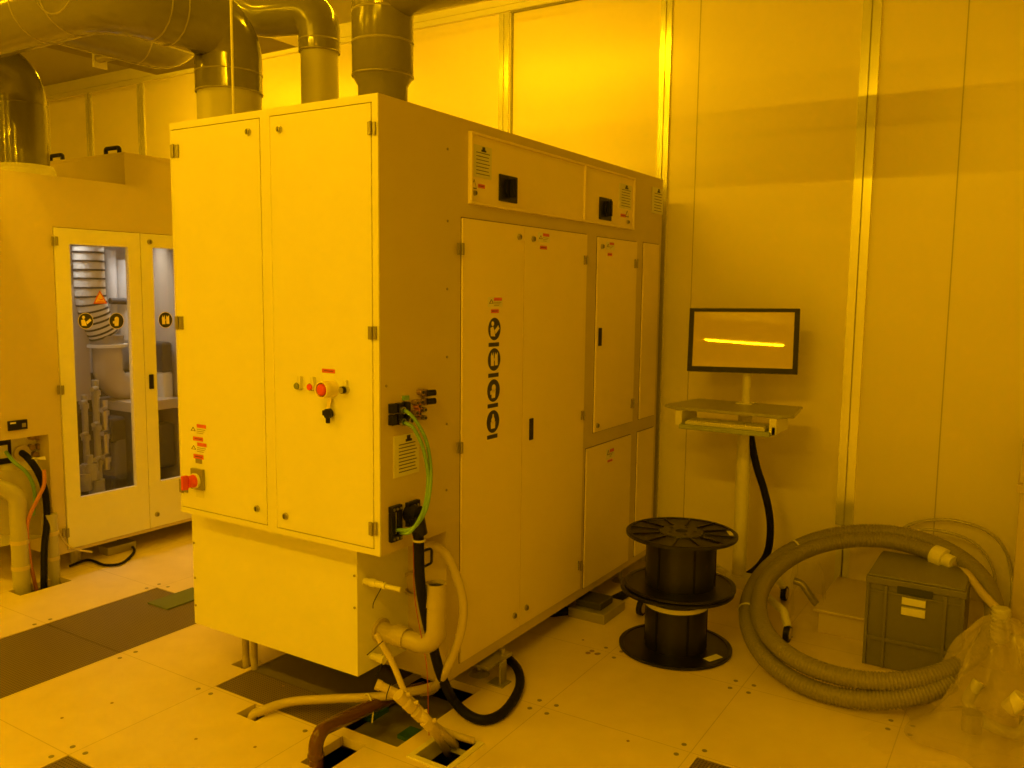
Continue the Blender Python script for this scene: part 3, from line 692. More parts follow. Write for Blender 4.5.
# floor openings: raised frame round the valve opening, grilles and loose green board
q = MB(); x0, x1, y0, y1 = HOLES['h_valve']
for (p0,p1,r0,r1) in ((x0-.022,x1+.022,y0-.022,y0),(x0-.022,x1+.022,y1,y1+.022),(x0-.022,x0,y0,y1),(x1,x1+.022,y0,y1)): q.box(p0,p1,r0,r1,-.06,.006,PLASTW)
q.build('opening_frame', label='pale frame round the square floor opening at the bottom of the picture', cat='frame', bevel=.001)
x0, x1, y0, y1 = HOLES['h_open']
q = MB(); q.box(x0+.05, x1, y0-.02, y1+.02, -.12, -.10, GALV); q.build('duct_plate', label='grey metal plate lying below the open floor tile beside the brown pipe', cat='plate')
pg = oz(414, 735, -.09); q = MB(); q.box(pg.x-.04, pg.x+.04, pg.y-.07, pg.y+.05, -.10, -.085, GREEND); q.build('green_board', label='dark green board lying inside the open floor tile', cat='board')
q = MB(); pg = oz(372, 716, -.09); q.box(pg.x-.03, pg.x+.08, pg.y-.02, pg.y+.03, -.10, -.08, GREEND); q.build('green_board', label='green strip under the brown pipe in the floor opening', cat='board')
def grating(key, lbl, x0=None, x1=None, y0=None, y1=None):
    h = HOLES[key]; x0 = h[0] if x0 is None else x0; x1 = h[1] if x1 is None else x1; y0 = h[2] if y0 is None else y0; y1 = h[3] if y1 is None else y1
    q = MB(); q.box(x0+.002, x1-.002, y0+.002, y1-.002, -.03, -.003, GRATE)
    return q.build('floor_grating', label=lbl, cat='floor grating')
grating('g1', 'dark perforated floor panel under the front of the big machine', x1=2.352)
h_ = HOLES['g1']; MB().box(2.354, h_[1]-.002, h_[2]+.002, h_[3]-.002, -.03, -.004, DPLATE).build('floor_plate', label='plain dark floor plate under the big machine behind the perforated panel', cat='floor plate')
for k, (xa, xb, l) in enumerate(((.95, 1.55, 'cut off by the left picture edge'), (1.55, 2.15, 'middle of the three left of the machine'), (2.15, 2.75, 'farthest right, under the green strip'))):
    grating('g2', 'brown perforated floor panel in the walkway, ' + l, x0=xa, x1=xb)
grating('g3', 'perforated floor panel corner at the bottom left of the picture'); grating('g4', 'perforated floor panel corner at the bottom edge below the reels')
p = oz(177, 598)
MB().box(p.x-.13, p.x+.14, p.y-.10, p.y+.06, -.003, .004, OLIVE).build('green_mat', label='small green board lying on the walkway grating beside the machine', cat='board')
# dark thing under the machine
MB().cyl((2.60,2.45,0), (2.60,2.45,.16), .05, DARKI, 16).build('drain_fitting', label='black drain fitting under the machine', cat='fitting')

# ------------------------------------------------------------------ ducts
RA = 65/2/850*3.6
def duct(name, path, rad, segs, label, corner):
    g = empty(name, path[0], label, 'duct')
    return g
# duct 1: rises from the roof, turns toward the viewer's left
c1 = od(229.5, 100, 3.62); x1, y1 = c1.x, c1.y
zl = oy(170, 46, y1).z; zc = zl + RA*1.0
xt = oy(105, 26, y1).x
d1 = empty('exhaust_duct', (x1, y1, ZT), 'fat grey exhaust duct rising left of the others and bending forward overhead', 'duct')
zj = od(229, 87, 3.5).z
MB().cyl((x1,y1,ZT-.002), (x1,y1,zj), RA*.96, PVCL, 40).build('lower_pipe', d1, label='matt light grey pipe section')
pa = arc_corner([(x1,y1,zj-.0), (x1,y1,zc), (xt,y1,zc), (xt,y1+1.7,zc)], RA*1.35, 12)
MB().tube(pa, RA, PVC, 40).build('bend', d1)
DUCT = d1
def bead(c, ax, r, m=CEMENT, w_=.007):
    c = V(c); ax = V(ax); b_ = MB(); b_.tube([c-ax*w_/2, c-ax*w_*.3, c+ax*w_*.3, c+ax*w_/2], [r*.99, r*1.018, r*1.018, r*.99], m, 40, False); return b_.build('joint_bead', DUCT)
bead((x1,y1,zj), (0,0,1), RA); bead((x1,y1,zc-RA*1.35), (0,0,1), RA)
bead((x1-RA*1.4-.10,y1,zc), (1,0,0), RA); bead((x1-RA*1.4-.55,y1,zc), (1,0,0), RA); bead((xt+RA*1.4,y1,zc), (1,0,0), RA); bead((xt,y1+RA*1.4,zc), (0,1,0), RA); bead((xt,y1+RA*1.4+.2,zc), (0,1,0), RA)
# rear duct below it
rb = .14; yb2 = 3.95; zb2 = oy(165, 71, yb2).z + rb
d1b = empty('exhaust_duct', (2.9, yb2, zb2), 'dark duct passing behind and just below the fat grey duct', 'duct')
xb2 = oy(206, 60, yb2).x
MB().tube(arc_corner([(xb2-.9,yb2,zb2), (xb2-.14,yb2,zb2), (xb2-.14,yb2+.05,zb2+.55)], .2, 10), rb, PVC, 36).build('bend', d1b)
DUCT = d1b; bead((xb2-.42,yb2,zb2), (1,0,0), rb)
# duct 2
R2 = 38.5/2/850*3.75; c2 = od(320, 90, 3.75); x2, y2_ = c2.x, c2.y
zj2 = od(320, 49, 3.68).z; ze2 = od(320, 14, 3.75).z
d2 = empty('exhaust_duct', (x2, y2_, ZT), 'slim grey exhaust duct with elbow in the middle of the three on the roof', 'duct')
MB().cyl((x2,y2_,ZT-.002), (x2,y2_,zj2), R2*.96, PVCL, 32).build('lower_pipe', d2)
MB().tube(arc_corner([(x2,y2_,zj2),(x2,y2_,ze2),(x2-.10,y2_+.36,ze2),(x2-.10,y2_+.37,ze2+.5)], R2*1.5, 12), R2*1.06, PVC, 32).build('bend', d2)
DUCT = d2; bead((x2,y2_,zj2), (0,0,1), R2*1.05, HINGE); bead((x2,y2_,ze2-R2*1.5), (0,0,1), R2*1.06)
# duct 3
D3 = 3.30; R3 = 61/2/850*D3; c3 = od(383, 92, D3); x3, y3 = c3.x, c3.y
d3 = empty('exhaust_duct', (x3, y3, ZT), 'dark grey exhaust duct with stepped sleeve rising nearest the cabinet corner', 'duct')
zz = lambda v: od(383, v, D3-.05).z
q = MB(); q.tube([(x3,y3,ZT-.002),(x3,y3,zz(84)),(x3,y3,zz(75)),(x3,y3,zz(74)),(x3,y3,zz(-6))], [R3*.81,R3*.81,R3*.98,R3,R3], PVC, 44); q.build('sleeve', d3)
DUCT = d3; bead((x3,y3,zz(74)), (0,0,1), R3, HINGE, .010); bead((x3,y3,zz(42)), (0,0,1), R3, CEMENT, .010); bead((x3,y3,zz(12)), (0,0,1), R3, CEMENT, .01)
zr = ox(440, 8.5, x3).z + R3
MB().tube([(x3, y3, zr),(x3, y3-1.7, zr)], R3, PVC, 40).build('header_pipe', d3)
# duct at far left on the second machine's roof
D4 = 4.75; R4 = 47/2/850*D4; c4 = od(23, 150, D4); x4, y4 = c4.x, c4.y
Z2T = 2.20
d4 = empty('exhaust_duct', (x4, y4, Z2T), 'dark grey duct elbow standing on the far left machine roof', 'duct')
ze = od(23, 72, D4).z
q = MB(); q.tube(arc_corner([(x4,y4,Z2T-.002),(x4,y4,ze),(x4-1.6,y4,ze)], R4*1.3, 12), R4, PVCD, 40); q.build('bend', d4)
DUCT = d4; bead((x4,y4,od(23,106,D4).z), (0,0,1), R4, PVCD)
MB().lathe((x4,y4,0), [(R4,Z2T),(R4*1.22,Z2T),(R4*1.22,Z2T+.05),(R4*1.12,Z2T+.075),(R4,Z2T+.075)], PLASTW, 40).build('collar', d4)
# bright thin rod in front of duct 1
p = od(233.5, 112, 3.25)
MB().cyl((p.x,p.y,ZT), (p.x,p.y,ZC), .005, PLASTW, 8).build('hanger_rod', label='thin pale rod from the machine roof to the ceiling in front of the fat duct', cat='rod')

# wall-side lamp fixture and dropped box seen at upper left
p = od(97, 59, 4.9)
g = empty('strip_light', p, 'unlit white strip light hanging under the ceiling at the upper left', 'lamp')
q = MB(); q.box(p.x-.03, p.x+.05, p.y-.9 if False else p.y-.02, p.y, p.z-.05, p.z+.08, PLASTW); q.box(p.x-.06, p.x+.10, p.y-.9, p.y, p.z+.05, p.z+.09, PLASTW); q.build('housing', g)
MB().cyl((p.x+.0,p.y-.9,p.z), (p.x+.0,p.y-.02,p.z), .025, STEEL, 14).build('lamp_tube', g)
MB().box(p.x+.01, p.x+.03, p.y-.3, p.y-.28, p.z+.09, ZC, PLASTW).build('hanger', g)
p = od(157, 75, 5.6)
MB().box(p.x-1.6, p.x, p.y-1.3, p.y, p.z, ZC, BOXM).build('ceiling_duct_box', label='square brown box hanging from the ceiling behind the ducts', cat='box')

# ------------------------------------------------------------------ machine 2
Y2 = 4.596; XS2 = 2.555; XE2 = 4.45; YB2 = 5.6
S2 = Face((0,Y2,0), (1,0,0), (0,-1,0), fy(Y2))
m2 = empty('process_machine', (3.2, 5.1, 0), 'cream process machine with windowed doors at the far left', 'machine')
dt = (S2.uv(54,227)[1]+S2.uv(172,236)[1])/2; db = (S2.uv(67,545)[1]+S2.uv(190,521)[1])/2
dx0 = S2.uv(60,380)[0]; dxm = S2.uv(144,380)[0]; dx1 = dxm+(dxm-dx0)*.80
q = MB()
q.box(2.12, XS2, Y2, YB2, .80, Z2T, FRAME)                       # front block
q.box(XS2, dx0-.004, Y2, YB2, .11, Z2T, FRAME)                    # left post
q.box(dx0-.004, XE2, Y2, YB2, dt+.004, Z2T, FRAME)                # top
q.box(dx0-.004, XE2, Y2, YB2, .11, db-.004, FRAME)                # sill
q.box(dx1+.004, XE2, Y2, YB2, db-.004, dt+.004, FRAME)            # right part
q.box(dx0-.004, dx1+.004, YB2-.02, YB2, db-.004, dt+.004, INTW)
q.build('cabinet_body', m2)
q = MB(); q.box(dx0, dx1, YB2-.34, YB2-.33, db, dt, CAB2); q.box(dx0, dx1, Y2+.03, YB2-.34, dt-.006, dt, INTW); q.box(dx0-.003, dx0+.003, Y2+.03, YB2-.34, db, dt, CAB2); q.build('inner_lining', m2)
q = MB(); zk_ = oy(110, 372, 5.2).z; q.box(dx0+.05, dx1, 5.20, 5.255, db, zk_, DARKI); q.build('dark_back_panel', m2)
def win_door(xa, xb, wpx, hg, lk):
    (u0, v0, u1, v1) = wpx
    wa, wb = S2.uv(u0, (v0+v1)/2)[0], S2.uv(u1, (v0+v1)/2)[0]
    wz1 = S2.uv((u0+u1)/2, v0)[1]; wz0 = S2.uv((u0+u1)/2, v1)[1]
    wb = min(wb, xb-.07); q = MB(); t0, t1 = -.02, .010
    q.fbox(S2, xa, wa, db, dt, t0, t1, PAINT); q.fbox(S2, wb, xb, db, dt, t0, t1, PAINT)
    q.fbox(S2, wa, wb, db, wz0, t0, t1, PAINT); q.fbox(S2, wa, wb, wz1, dt, t0, t1, PAINT)
    d = q.build('glazed_door', m2)
    MB().fbox(S2, wa-.01, wb+.01, wz0-.01, wz1+.01, -.012, -.008, GLASS).build('window_pane', d)
    for (u, v) in hg: hinge(d, S2, u, v, 7, 9, .010)
    for (u, v) in lk: lock(d, S2, u, v, .010, .016)
    return d
W1 = (74, 246, 131.5, 492.5)
dd1 = win_door(dx0, dxm-.002, W1, ((54.8,241),(60.8,390),(66,533)), ())
dd2 = win_door(dxm+.002, dx1, (155.5, 249, 192, 478), (), ((148.5,242),(156,514)))
MB().fpx(S2, 149, 374.5, 154, 389, .010, .020, BLACK).build('door_handle', dd2, label='black recessed pull handle', bevel=.002)
pictogram(dd1, S2, 86.5, 321, 8.2, -.0078, 'manual'); pictogram(dd1, S2, 117.3, 321, 8.2, -.0078, 'head'); pictogram(dd2, S2, 166.3, 320, 8.2, -.0078, 'gloves')
tri_sign(dd1, S2, 101, 297, 7, 6.8, -.0078, True)
# roof box with two handles
pc = S2.uv(124,152); YBX = 4.85
pcx = oy(124, 152, YBX); zbx = pcx.z
rbx = MB(); rbx.box(pcx.x, 4.3, YBX, YB2+.1, Z2T-.002, zbx, FRAME); rbx.box(pcx.x-.004, 4.304, YBX-.004, YB2+.104, zbx-.02, zbx, FRAME)
# left wing of the roof box (seen as the face turned to the viewer's left)
rb_o = rbx.build('roof_box', m2)
for (u, v) in ((112.5, 150.5), (56.5, 157.5)):
    y_h = ox(u, v, pcx.x+.05).y; y_h = min(y_h, 6.9)
    z0 = zbx
    q = MB(); q.tube(arc_corner([(pcx.x+.05,y_h-.07,z0), (pcx.x+.05,y_h-.07,z0+.045), (pcx.x+.05,y_h+.07,z0+.045), (pcx.x+.05,y_h+.07,z0)], .014, 4), .013, BLACK, 10)
    q.build('lift_handle', rb_o, label='black lifting handle', bevel=0)
MB().box(pcx.x, pcx.x+1.2, YB2+.1, 7.3, Z2T-.5, zbx, FRAME).build('rear_box', m2)
# nameplate and connectors on the left lower part
q = MB(); q.fpx(S2, 7.5, 420.5, 27.5, 430, 0, .012, BLACK); q.fpx(S2, 10, 422.3, 16, 424, .012, .013, PAPER); q.fpx(S2, 22, 423, 26, 427, .012, .013, HINGE); q.build('black_nameplate', m2)
# lower bay, set back under the overhang, wrapped in film
S2b = Face((0,Y2+.12,0), (1,0,0), (0,-1,0), fy(Y2+.12))
q = MB(); q.box(2.2, XS2, Y2+.12, YB2, .2, .80, PAINT); q.build('lower_cover', m2)
gf = MB(); gf.fpx(S2b, -14, 441, 11.5, 465, 0, .015, BLACK); gf.fpx(S2b, -10, 446, 8, 459, .015, .017, PLATE); gf.build('cable_frame', m2)
for (u, v) in ((30,437),(36,437),(42,436.5),(30,447),(37,446),(42,452),(33,454)):
    a, z = S2b.uv(u, v); MB().cyl(S2b.p(a,z,0), S2b.p(a,z,.03), .016, BRONZE, 12).build('fitting', m2)
a, z = S2b.uv(21, 453); MB().cyl(S2b.p(a,z,0), S2b.p(a,z,.02), .045, FRAME, 24).build('port_flange', m2)
def q2(u, v, d): return oy(u, v, Y2+.12-d)
MB().tube(catmull([q2(22,453,.02), q2(28,458,.10), q2(38,472,.14), q2(45,492,.14), q2(47,520,.14), q2(44.5,545,.19), q2(44,575,.22), q2(44,600,.20)], 8), .018, RUBBER, 12).build('black_trunk_cable', label='black cable dropping to the floor at the left edge of the far machine', cat='cable')
MB().tube(catmull([q2(44,470,.18), q2(44,485,.2), q2(37,500,.2), q2(30,515,.2), q2(27,530,.18), q2(30,560,.17), q2(36,588,.16), q2(38,600,.15)], 8), .010, ORANGE, 10).build('orange_cable', label='orange brown cable hanging at the far left machine', cat='cable')
MB().tube(catmull([q2(6,452,.02), q2(14,462,.10), q2(26,472,.12), q2(33,485,.12), q2(35,500,.10), q2(33,515,.08)], 8), .010, GREEN, 10).build('green_cable', label='green cable at the left edge on the far machine', cat='cable')
q = MB(); q.hexa([q2(31,459,.16),q2(45,456,.16),q2(45,456,.18),q2(31,459,.18),q2(34,457,.16),q2(46,460,.16),q2(46,460,.18),q2(34,457,.18)], PAPER); q.build('paper_tag', label='pale paper tag tied to the orange cable', cat='tag')
MB().tube(catmull([q2(50,480,.13), q2(53,510,.13), q2(60,535,.14), q2(72,548,.16), q2(92,552,.18)], 8), .006, BEIGEH, 8).build('thin_cable', label='thin grey cable curving under the far machine doors', cat='cable')
# pipes into the floor hole
for (u, r, zt_, l) in ((22, .043, .56, 'fat wrapped grey pipe going into the floor at the left edge'), (53, .036, .36, 'grey wrapped pipe going into the floor beside the black cable')):
    p = oz(u, 587 if u < 30 else 577); g = empty('riser_pipe', (p.x, p.y, 0), l, 'pipe')
    if u < 30: MB().tube(arc_corner([(p.x,p.y,-.3),(p.x,p.y,zt_-.05),(p.x-.12,p.y+.05,zt_+.02),(p.x-.3,p.y+.12,zt_-.02)], .08, 6), r, PVCL, 20).build('pipe', g)
    else: MB().cyl((p.x,p.y,-.3), (p.x,p.y,zt_), r, PVCL, 20).build('pipe', g)
    for zb_ in (.10, .24): MB().tube([(p.x,p.y,zb_),(p.x,p.y,zb_+.022)], r+.004, HOSEB, 20).build('tape_band', g)
# film hanging over the lower bay
q = MB(); N_ = 16; vs = []; fs = []
for j in range(N_+1):
    for i in range(N_+1):
        u = -8+52*i/N_; v = 470+65*j/N_; nz = noise.noise(V((i*.5, j*.4, 3)))
        vs.append(q2(u, v, .035+.02*nz))
for j in range(N_):
    for i in range(N_): k = j*(N_+1)+i; fs.append((k,k+1,k+N_+2,k+N_+1))
q.add(vs, fs, FILM, True); q.build('plastic_cover', label='clear plastic sheet over the lower bay of the far machine', cat='plastic sheet', fixn=False)
# feet of machine 2 and loose wires under it
q = MB()
for (x, y) in ((2.75,4.72),(4.2,4.72),(2.75,5.4),(4.2,5.4)): MB().cyl((x,y,0), (x,y,.112), .03, GALV, 14).build('levelling_foot', m2)
MB().tube(catmull([oz(70,566,.02), oz(88,560,.015), oz(105,565,.012), oz(122,563,.012), oz(134,552,.012), oz(130,545,.02), oz(118,540,.03)], 8), .008, RUBBER, 8).build('floor_wire', label='black wire looping on the floor under the far machine doors', cat='wire')
q = MB(); p = oz(114, 552); q.box(p.x-.07, p.x+.12, p.y-.05, p.y+.05, 0, .05, GALV); q.build('junction_box', label='small grey box on the floor under the far machine doors', cat='box', bevel=.004)
# contents behind the glass
IY = 5.02
I2 = lambda u, v, y=IY: oy(u, v, y)
hs = empty('flexible_hose', I2(92,250), 'ribbed cream flexible hose behind the glass door of the far machine', 'hose')
path = catmull([I2(88,243), I2(89,270), I2(91,300), I2(97,320), I2(104,335)], 14)
rib = [.115]*len(path)
MB().tube(path, .088, PLASTW, 28).build('hose_wall', hs)
q = MB()
for k in range(2, len(path)-1, 4):
    t = (path[min(k+1,len(path)-1)]-path[k-1]).normalized(); q.tube([path[k]-t*.006, path[k]+t*.006], .091, INK, 28)
q.build('wire_rib', hs, label='dark spiral ribs')
eb = empty('pvc_elbow', I2(104,345), 'cream pipe elbow with flange below the ribbed hose behind glass', 'pipe')
c = I2(107,347); MB().cyl(c, c+V((0,0,.02)), .12, PLASTW, 28).build('flange', eb); MB().cyl(c+V((0,0,.02)), c+V((0,0,.075)), .10, HINGE, 28).build('clamp', eb)
MB().tube(arc_corner([c, c+V((0,0,-.26)), c+V((.5,.05,-.27))], .16, 10), .088, BEIGE, 28).build('bend', eb)
sh = MB(); a = I2(108,400); sh.box(a.x, dx1-.03, 4.75, 5.2, a.z-.06, a.z+.0, BEIGE); sh.box(a.x, a.x+.06, 4.75, 5.2, .2, a.z-.06, DARKI)
sh.build('inner_shelf', m2)
for (u, v, w_, h_, dp, m_, nm) in ((122,455,.30,.30,.25,PVC,'pump_unit'),(122,485,.34,.20,.25,DARKI,'dark_pump'),(120,425,.34,.16,.2,DARKI,'motor_unit'),(166,355,.30,.20,.2,DARKI,'motor_unit'),(170,385,.34,.22,.25,PLATE,'tank_unit'),(170,440,.4,.3,.25,DARKI,'dark_pump')):
    c = I2(u, v); MB().box(c.x-w_/2, min(c.x+w_/2, dx1-.02), 4.85, 5.22, c.z-h_/2, c.z+h_/2, m_).build(nm, m2, bevel=.02)
for (u, v0, v1, r, m_) in ((84,395,490,.018,INPVC),(95,380,485,.020,INPVC),(104,400,470,.02,STEEL),(110,250,330,.035,CAB2),(123,260,340,.055,CAB2)):
    p = oy(u, v0, 4.80 if v0 > 300 else 5.15); p2 = oy(u, v1, 4.80 if v0 > 300 else 5.15)
    q = MB(); q.cyl((p.x,p.y,p2.z), (p.x,p.y,p.z), r, m_, 14)
    if v0 > 300:
        for k in range(3): zz_ = p2.z+(p.z-p2.z)*(k+.5+.2*math.sin(u))/3; q.cyl((p.x,p.y,zz_-.015), (p.x,p.y,zz_+.015), r*1.4, m_, 12); q.cyl((p.x,p.y-.01,zz_+.03), (p.x-.06,p.y-.06,zz_+.03), r*.7, m_, 8)
    q.build('inner_pipework', m2)
for (u, v) in ((84,480),(97,486),(90,470)):
    p = oy(u, v, 4.76); q = MB(); q.cyl((p.x,p.y,p.z-.06), (p.x,p.y,p.z+.04), .045, INPVC, 14); q.cyl((p.x,p.y,p.z+.04), (p.x,p.y,p.z+.09), .02, INPVC, 12); q.build('valve_body', m2)
p0 = oy(110, 301, 5.1); p1 = oy(129, 301.5, 5.1); MB().cyl(p0, p1, .02, INK, 10).build('black_rod', m2)
p = oy(158, 290, 5.1); MB().box(p.x-.04, p.x+.07, 5.05, 5.15, .95, p.z+.12, BEIGE).build('upright', m2)
p = oy(79, 285, 5.1); MB().box(p.x-.12, p.x+.02, 5.05, 5.25, .9, p.z, BEIGE).build('inner_post', m2)

# ------------------------------------------------------------------ monitor cart
XP, YP = 4.30, 1.275
cart = empty('monitor_cart', (XP, YP, 0), 'pale monitor stand on casters with shelf, against the yellow wall', 'stand')
q = MB(); q.cyl((XP,YP,.10), (XP,YP,1.24), .020, PLASTW, 20)
q.build('pole', cart)
MB().cyl((XP,YP,.10), (XP,YP,1.03), .036, PLASTW, 24).build('outer_pole', cart)
q = MB(); q.box(XP-.05, XP+.06, YP-.155, YP+.06, .085, .150, PLASTW); q.build('base_hub', cart, bevel=.006)
def caster(p, parent):
    q = MB(); d = V((.35,-.2,0)).normalized(); q.cyl(p+V((0,-.013,0)), p+V((0,.013,0)), .038, BLACK, 24); q.cyl(p+V((0,-.015,0)), p+V((0,.015,0)), .026, HOSEB, 20)
    o = q.build('caster', parent); return o
for (u, v) in ((787,641),(641,615)):
    e = oz(u, v); w0 = V((e.x, e.y, .038))
    q = MB(); q.tube(arc_corner([V((XP-.02,YP+(.03 if e.y > YP else -.07),.12)), V((e.x+.04,e.y+(-.03 if e.y > YP else .03),.125)), V((e.x,e.y,.068))], .03, 6), .019, PLASTW, 12)
    q.build('leg', cart); caster(w0, cart)
for sgn in (-1, 1):
    e = V((XP+.16, YP+sgn*.2, .038)); q = MB(); q.tube(arc_corner([V((XP,YP,.12)), V((e.x-.03,e.y-.03*sgn,.12)), V((e.x,e.y,.055))], .03, 6), .017, PLASTW, 12); q.build('leg', cart); caster(e, cart)
ZS = 1.035
def shelf_pt(u, v): p = oz(u, v, ZS); return p
poly = [(3.86,1.50),(4.24,1.57),(4.33,1.53),(4.34,1.02),(3.80,.93),(3.74,1.0)]
poly = [tuple(oz(u, v, ZS)[:2]) for (u, v) in ((667,409),(686,400),(746,400),(804,405),(784,418),(725,413))]
def prism(q, poly, z0, z1, m):
    n = len(poly); q.add([(x,y,z0) for x,y in poly]+[(x,y,z1) for x,y in poly], [tuple(range(n)),tuple(range(n,2*n))]+[(i,(i+1)%n,n+(i+1)%n,n+i) for i in range(n)], m)
q = MB(); xb_ = XP+.06; xf = XP-.33
prism(q, [(xb_,YP+.28),(xb_,YP-.27),(xf+.06,YP-.31),(xf,YP-.27),(xf,YP+.25),(xf+.06,YP+.335)], ZS, ZS+.016, DESK); q.build('shelf', cart, bevel=.003)
q = MB(); q.box(XP-.04, XP+.04, YP-.04, YP+.04, ZS+.016, ZS+.022, PLASTW); q.build('pole_plate', cart)
for y in (YP-.25, YP+.21): MB().box(xf-.02, xf+.20, y, y+.035, ZS-.075, ZS, PLASTW).build('tray_bracket', cart, bevel=.004)
q = MB(); q.box(xf-.045, xf+.12, YP-.225, YP+.215, ZS-.085, ZS-.062, KEYB); q.build('keyboard_tray', cart, bevel=.004)
kb = empty('keyboard', (xf, YP, ZS-.062), 'pale keyboard lying in the tray below the monitor shelf', 'keyboard')
MB().box(xf-.03, xf+.10, YP-.20, YP+.19, ZS-.062, ZS-.048, KEYL).build('keyboard_case', kb, bevel=.002)
q = MB()
for r_ in range(5):
    for c_ in range(20):
        x = xf-.026+.025*r_; y = YP-.195+.019*c_; q.box(x, x+.021, y, y+.016, ZS-.048, ZS-.043, PLASTW)
q.build('keys', kb)
q = MB(); q.box(xf-.02, xf+.02, YP-.245, YP-.230, ZS-.075, ZS-.04, INK); q.build('tray_knob', cart)
# monitor, tilted back
mo = empty('monitor', (XP-.05, YP, 1.2), 'black framed flat monitor with a bright lamp reflection on its dark screen', 'monitor')
TILT = math.radians(8.1); W_, H_ = .540, .325
mc = V((XP-.055, 0, 0)); pcx_ = ox(742.3, 340.5, XP-.055); mc = V(pcx_)
Rm = Matrix.Rotation(math.radians(10), 3, 'Z') @ Matrix.Rotation(TILT, 3, 'Y')          # screen normal -X tips upward
ROLL = math.radians(-.8)
Rm = Rm @ Matrix.Rotation(ROLL, 3, 'X')
MF = Face((0,0,0), (0,1,0), (-1,0,0), None)
class TF(Face):
    def p(s, a, z, d=0): return mc + Rm @ V((-d, a, z))
MFt = TF((0,0,0),(0,1,0),(-1,0,0),None)
q = MB(); q.fbox(MFt, -W_/2, W_/2, -H_/2, H_/2, -.030, -.004, BEZEL); q.fbox(MFt, -.16, .16, -.11, .11, -.05, -.03, BEZEL); q.build('housing', mo, bevel=.003)
q = MB(); t = .024
for (p0,p1,r0,r1) in ((-W_/2,W_/2,H_/2-t*.75,H_/2),(-W_/2,W_/2,-H_/2,-H_/2+t*1.1),(-W_/2,-W_/2+t,-H_/2+t*1.1,H_/2-t*.75),(W_/2-t,W_/2,-H_/2+t*1.1,H_/2-t*.75)): q.fbox(MFt, p0,p1,r0,r1,-.004,.002,BEZEL)
q.build('bezel', mo)
MB().fbox(MFt, -W_/2+t, W_/2-t, -H_/2+t*1.1, H_/2-t*.75, -.004, -.001, SCREEN).build('screen', mo)
q = MB(); q.box(XP-.035, XP+.02, YP-.03, YP+.03, 1.2, 1.26, PLASTW); q.build('mount', mo)
# black cable below the shelf
MB().tube(catmull([ox(750,432,XP), ox(753,450,XP), ox(757,468,XP), ox(764,490,XP), ox(769.5,515,XP), ox(770,538,XP+.02), ox(766,556,XP+.05), ox(756,569,XP+.07), ox(744,577,XP+.05)], 8), .019, RUBBER, 12).build('monitor_cable', label='black cable hanging in a curve from the monitor shelf to the floor', cat='cable')

# ------------------------------------------------------------------ two stacked cable reels
SC = V((3.57, 1.338, 0))
def reel(z0, z1, rb_, cx, cy, label, RS=.254, name='cable_reel', top=True):
    g = empty(name, (cx, cy, z0), label, 'cable reel', 'black cable reels')
    t = .018
    for (za, zb, up) in ((z0, z0+t, False), (z1-t, z1, True)):
        q = MB(); n = 72; prof = [(.045,za),(RS-.01,za),(RS,za+.005),(RS,zb-.003),(RS-.006,zb),(RS-.02,zb),(RS-.022,zb-.004),(rb_+.0,zb-.004),(.045,zb-.004),(.045,za)]
        if up: prof = [(.045,za),(RS-.01,za),(RS,za+.003),(RS,zb-.004),(RS-.006,zb),(RS-.018,zb),(RS-.022,zb-.005),(.10,zb-.005),(.098,zb-.001),(.045,zb-.001),(.045,za)]
        q.lathe((cx,cy,0), prof, SPOOLM, n); f_ = q.build('flange', g)
        if up and top:
            for k in range(12):
                th_ = k*PI/6+.2; d_ = V((math.cos(th_), math.sin(th_), 0)); n_ = V((-d_.y, d_.x, 0)); c_ = V((cx,cy,zb-.004))
                MB().hexa([c_+d_*.105+n_*.004, c_+d_*.105-n_*.004, c_+d_*.238-n_*.004, c_+d_*.238+n_*.004]+[p_+V((0,0,.005)) for p_ in (c_+d_*.105+n_*.004, c_+d_*.105-n_*.004, c_+d_*.238-n_*.004, c_+d_*.238+n_*.004)], SPOOLM).build('flange_rib', f_)
            for k, th_ in enumerate((-1.05, .9, 2.6, 4.0)):
                c_ = V((cx+.218*math.cos(th_), cy+.218*math.sin(th_), zb-.0045)); R_ = Matrix.Rotation(th_, 3, 'Z')
                MB().cbox(c_, .022, .07, .002, PLASTW if k == 0 else DARKI, R_).build('flange_slot', f_)
    q = MB(); q.tube([(cx,cy,z0+t-.004),(cx,cy,z1-t)], rb_, SPOOLM, 60)
    for k in range(6):
        th_ = 3.9+k*PI/3; q.cbox((cx+rb_*math.cos(th_), cy+rb_*math.sin(th_), (z0+z1)/2), .006, .010, z1-z0-2*t, RUBBER, Matrix.Rotation(th_, 3, 'Z'))
    q.build('barrel', g)
    if top:
        q = MB(); q.lathe((cx,cy,0), [(.028,z1-.010),(.028,z1+.002),(.092,z1+.002),(.096,z1-.002)], SPOOLG, 40); q.lathe((cx,cy,0), [(0.0001,z1-.010),(.030,z1-.010)], INK, 20); h_ = q.build('hub_plate', g, label='grey hub plate')
        for k in range(5):
            th_ = k*2*PI/5; MB().cyl((cx+.06*math.cos(th_),cy+.06*math.sin(th_),z1+.001), (cx+.06*math.cos(th_),cy+.06*math.sin(th_),z1+.0035), .008, INK, 10).build('hub_hole', h_)
    return g
g = reel(0, .290, .138, SC.x, SC.y, 'black plastic cable reel standing on the floor under another', top=False)
q = MB(); p = oz(713, 658, .016); q.cbox((p.x,p.y,.0165), .040, .085, .001, PAPER, Matrix.Rotation(1.15, 3, 'Z')); q.build('label', g, label='pale paper label')
q = MB(); q.tube([(SC.x,SC.y,.206),(SC.x,SC.y,.226)], .1425, PAPER, 48); q.build('paper_band', g, label='pale band under the upper flange')
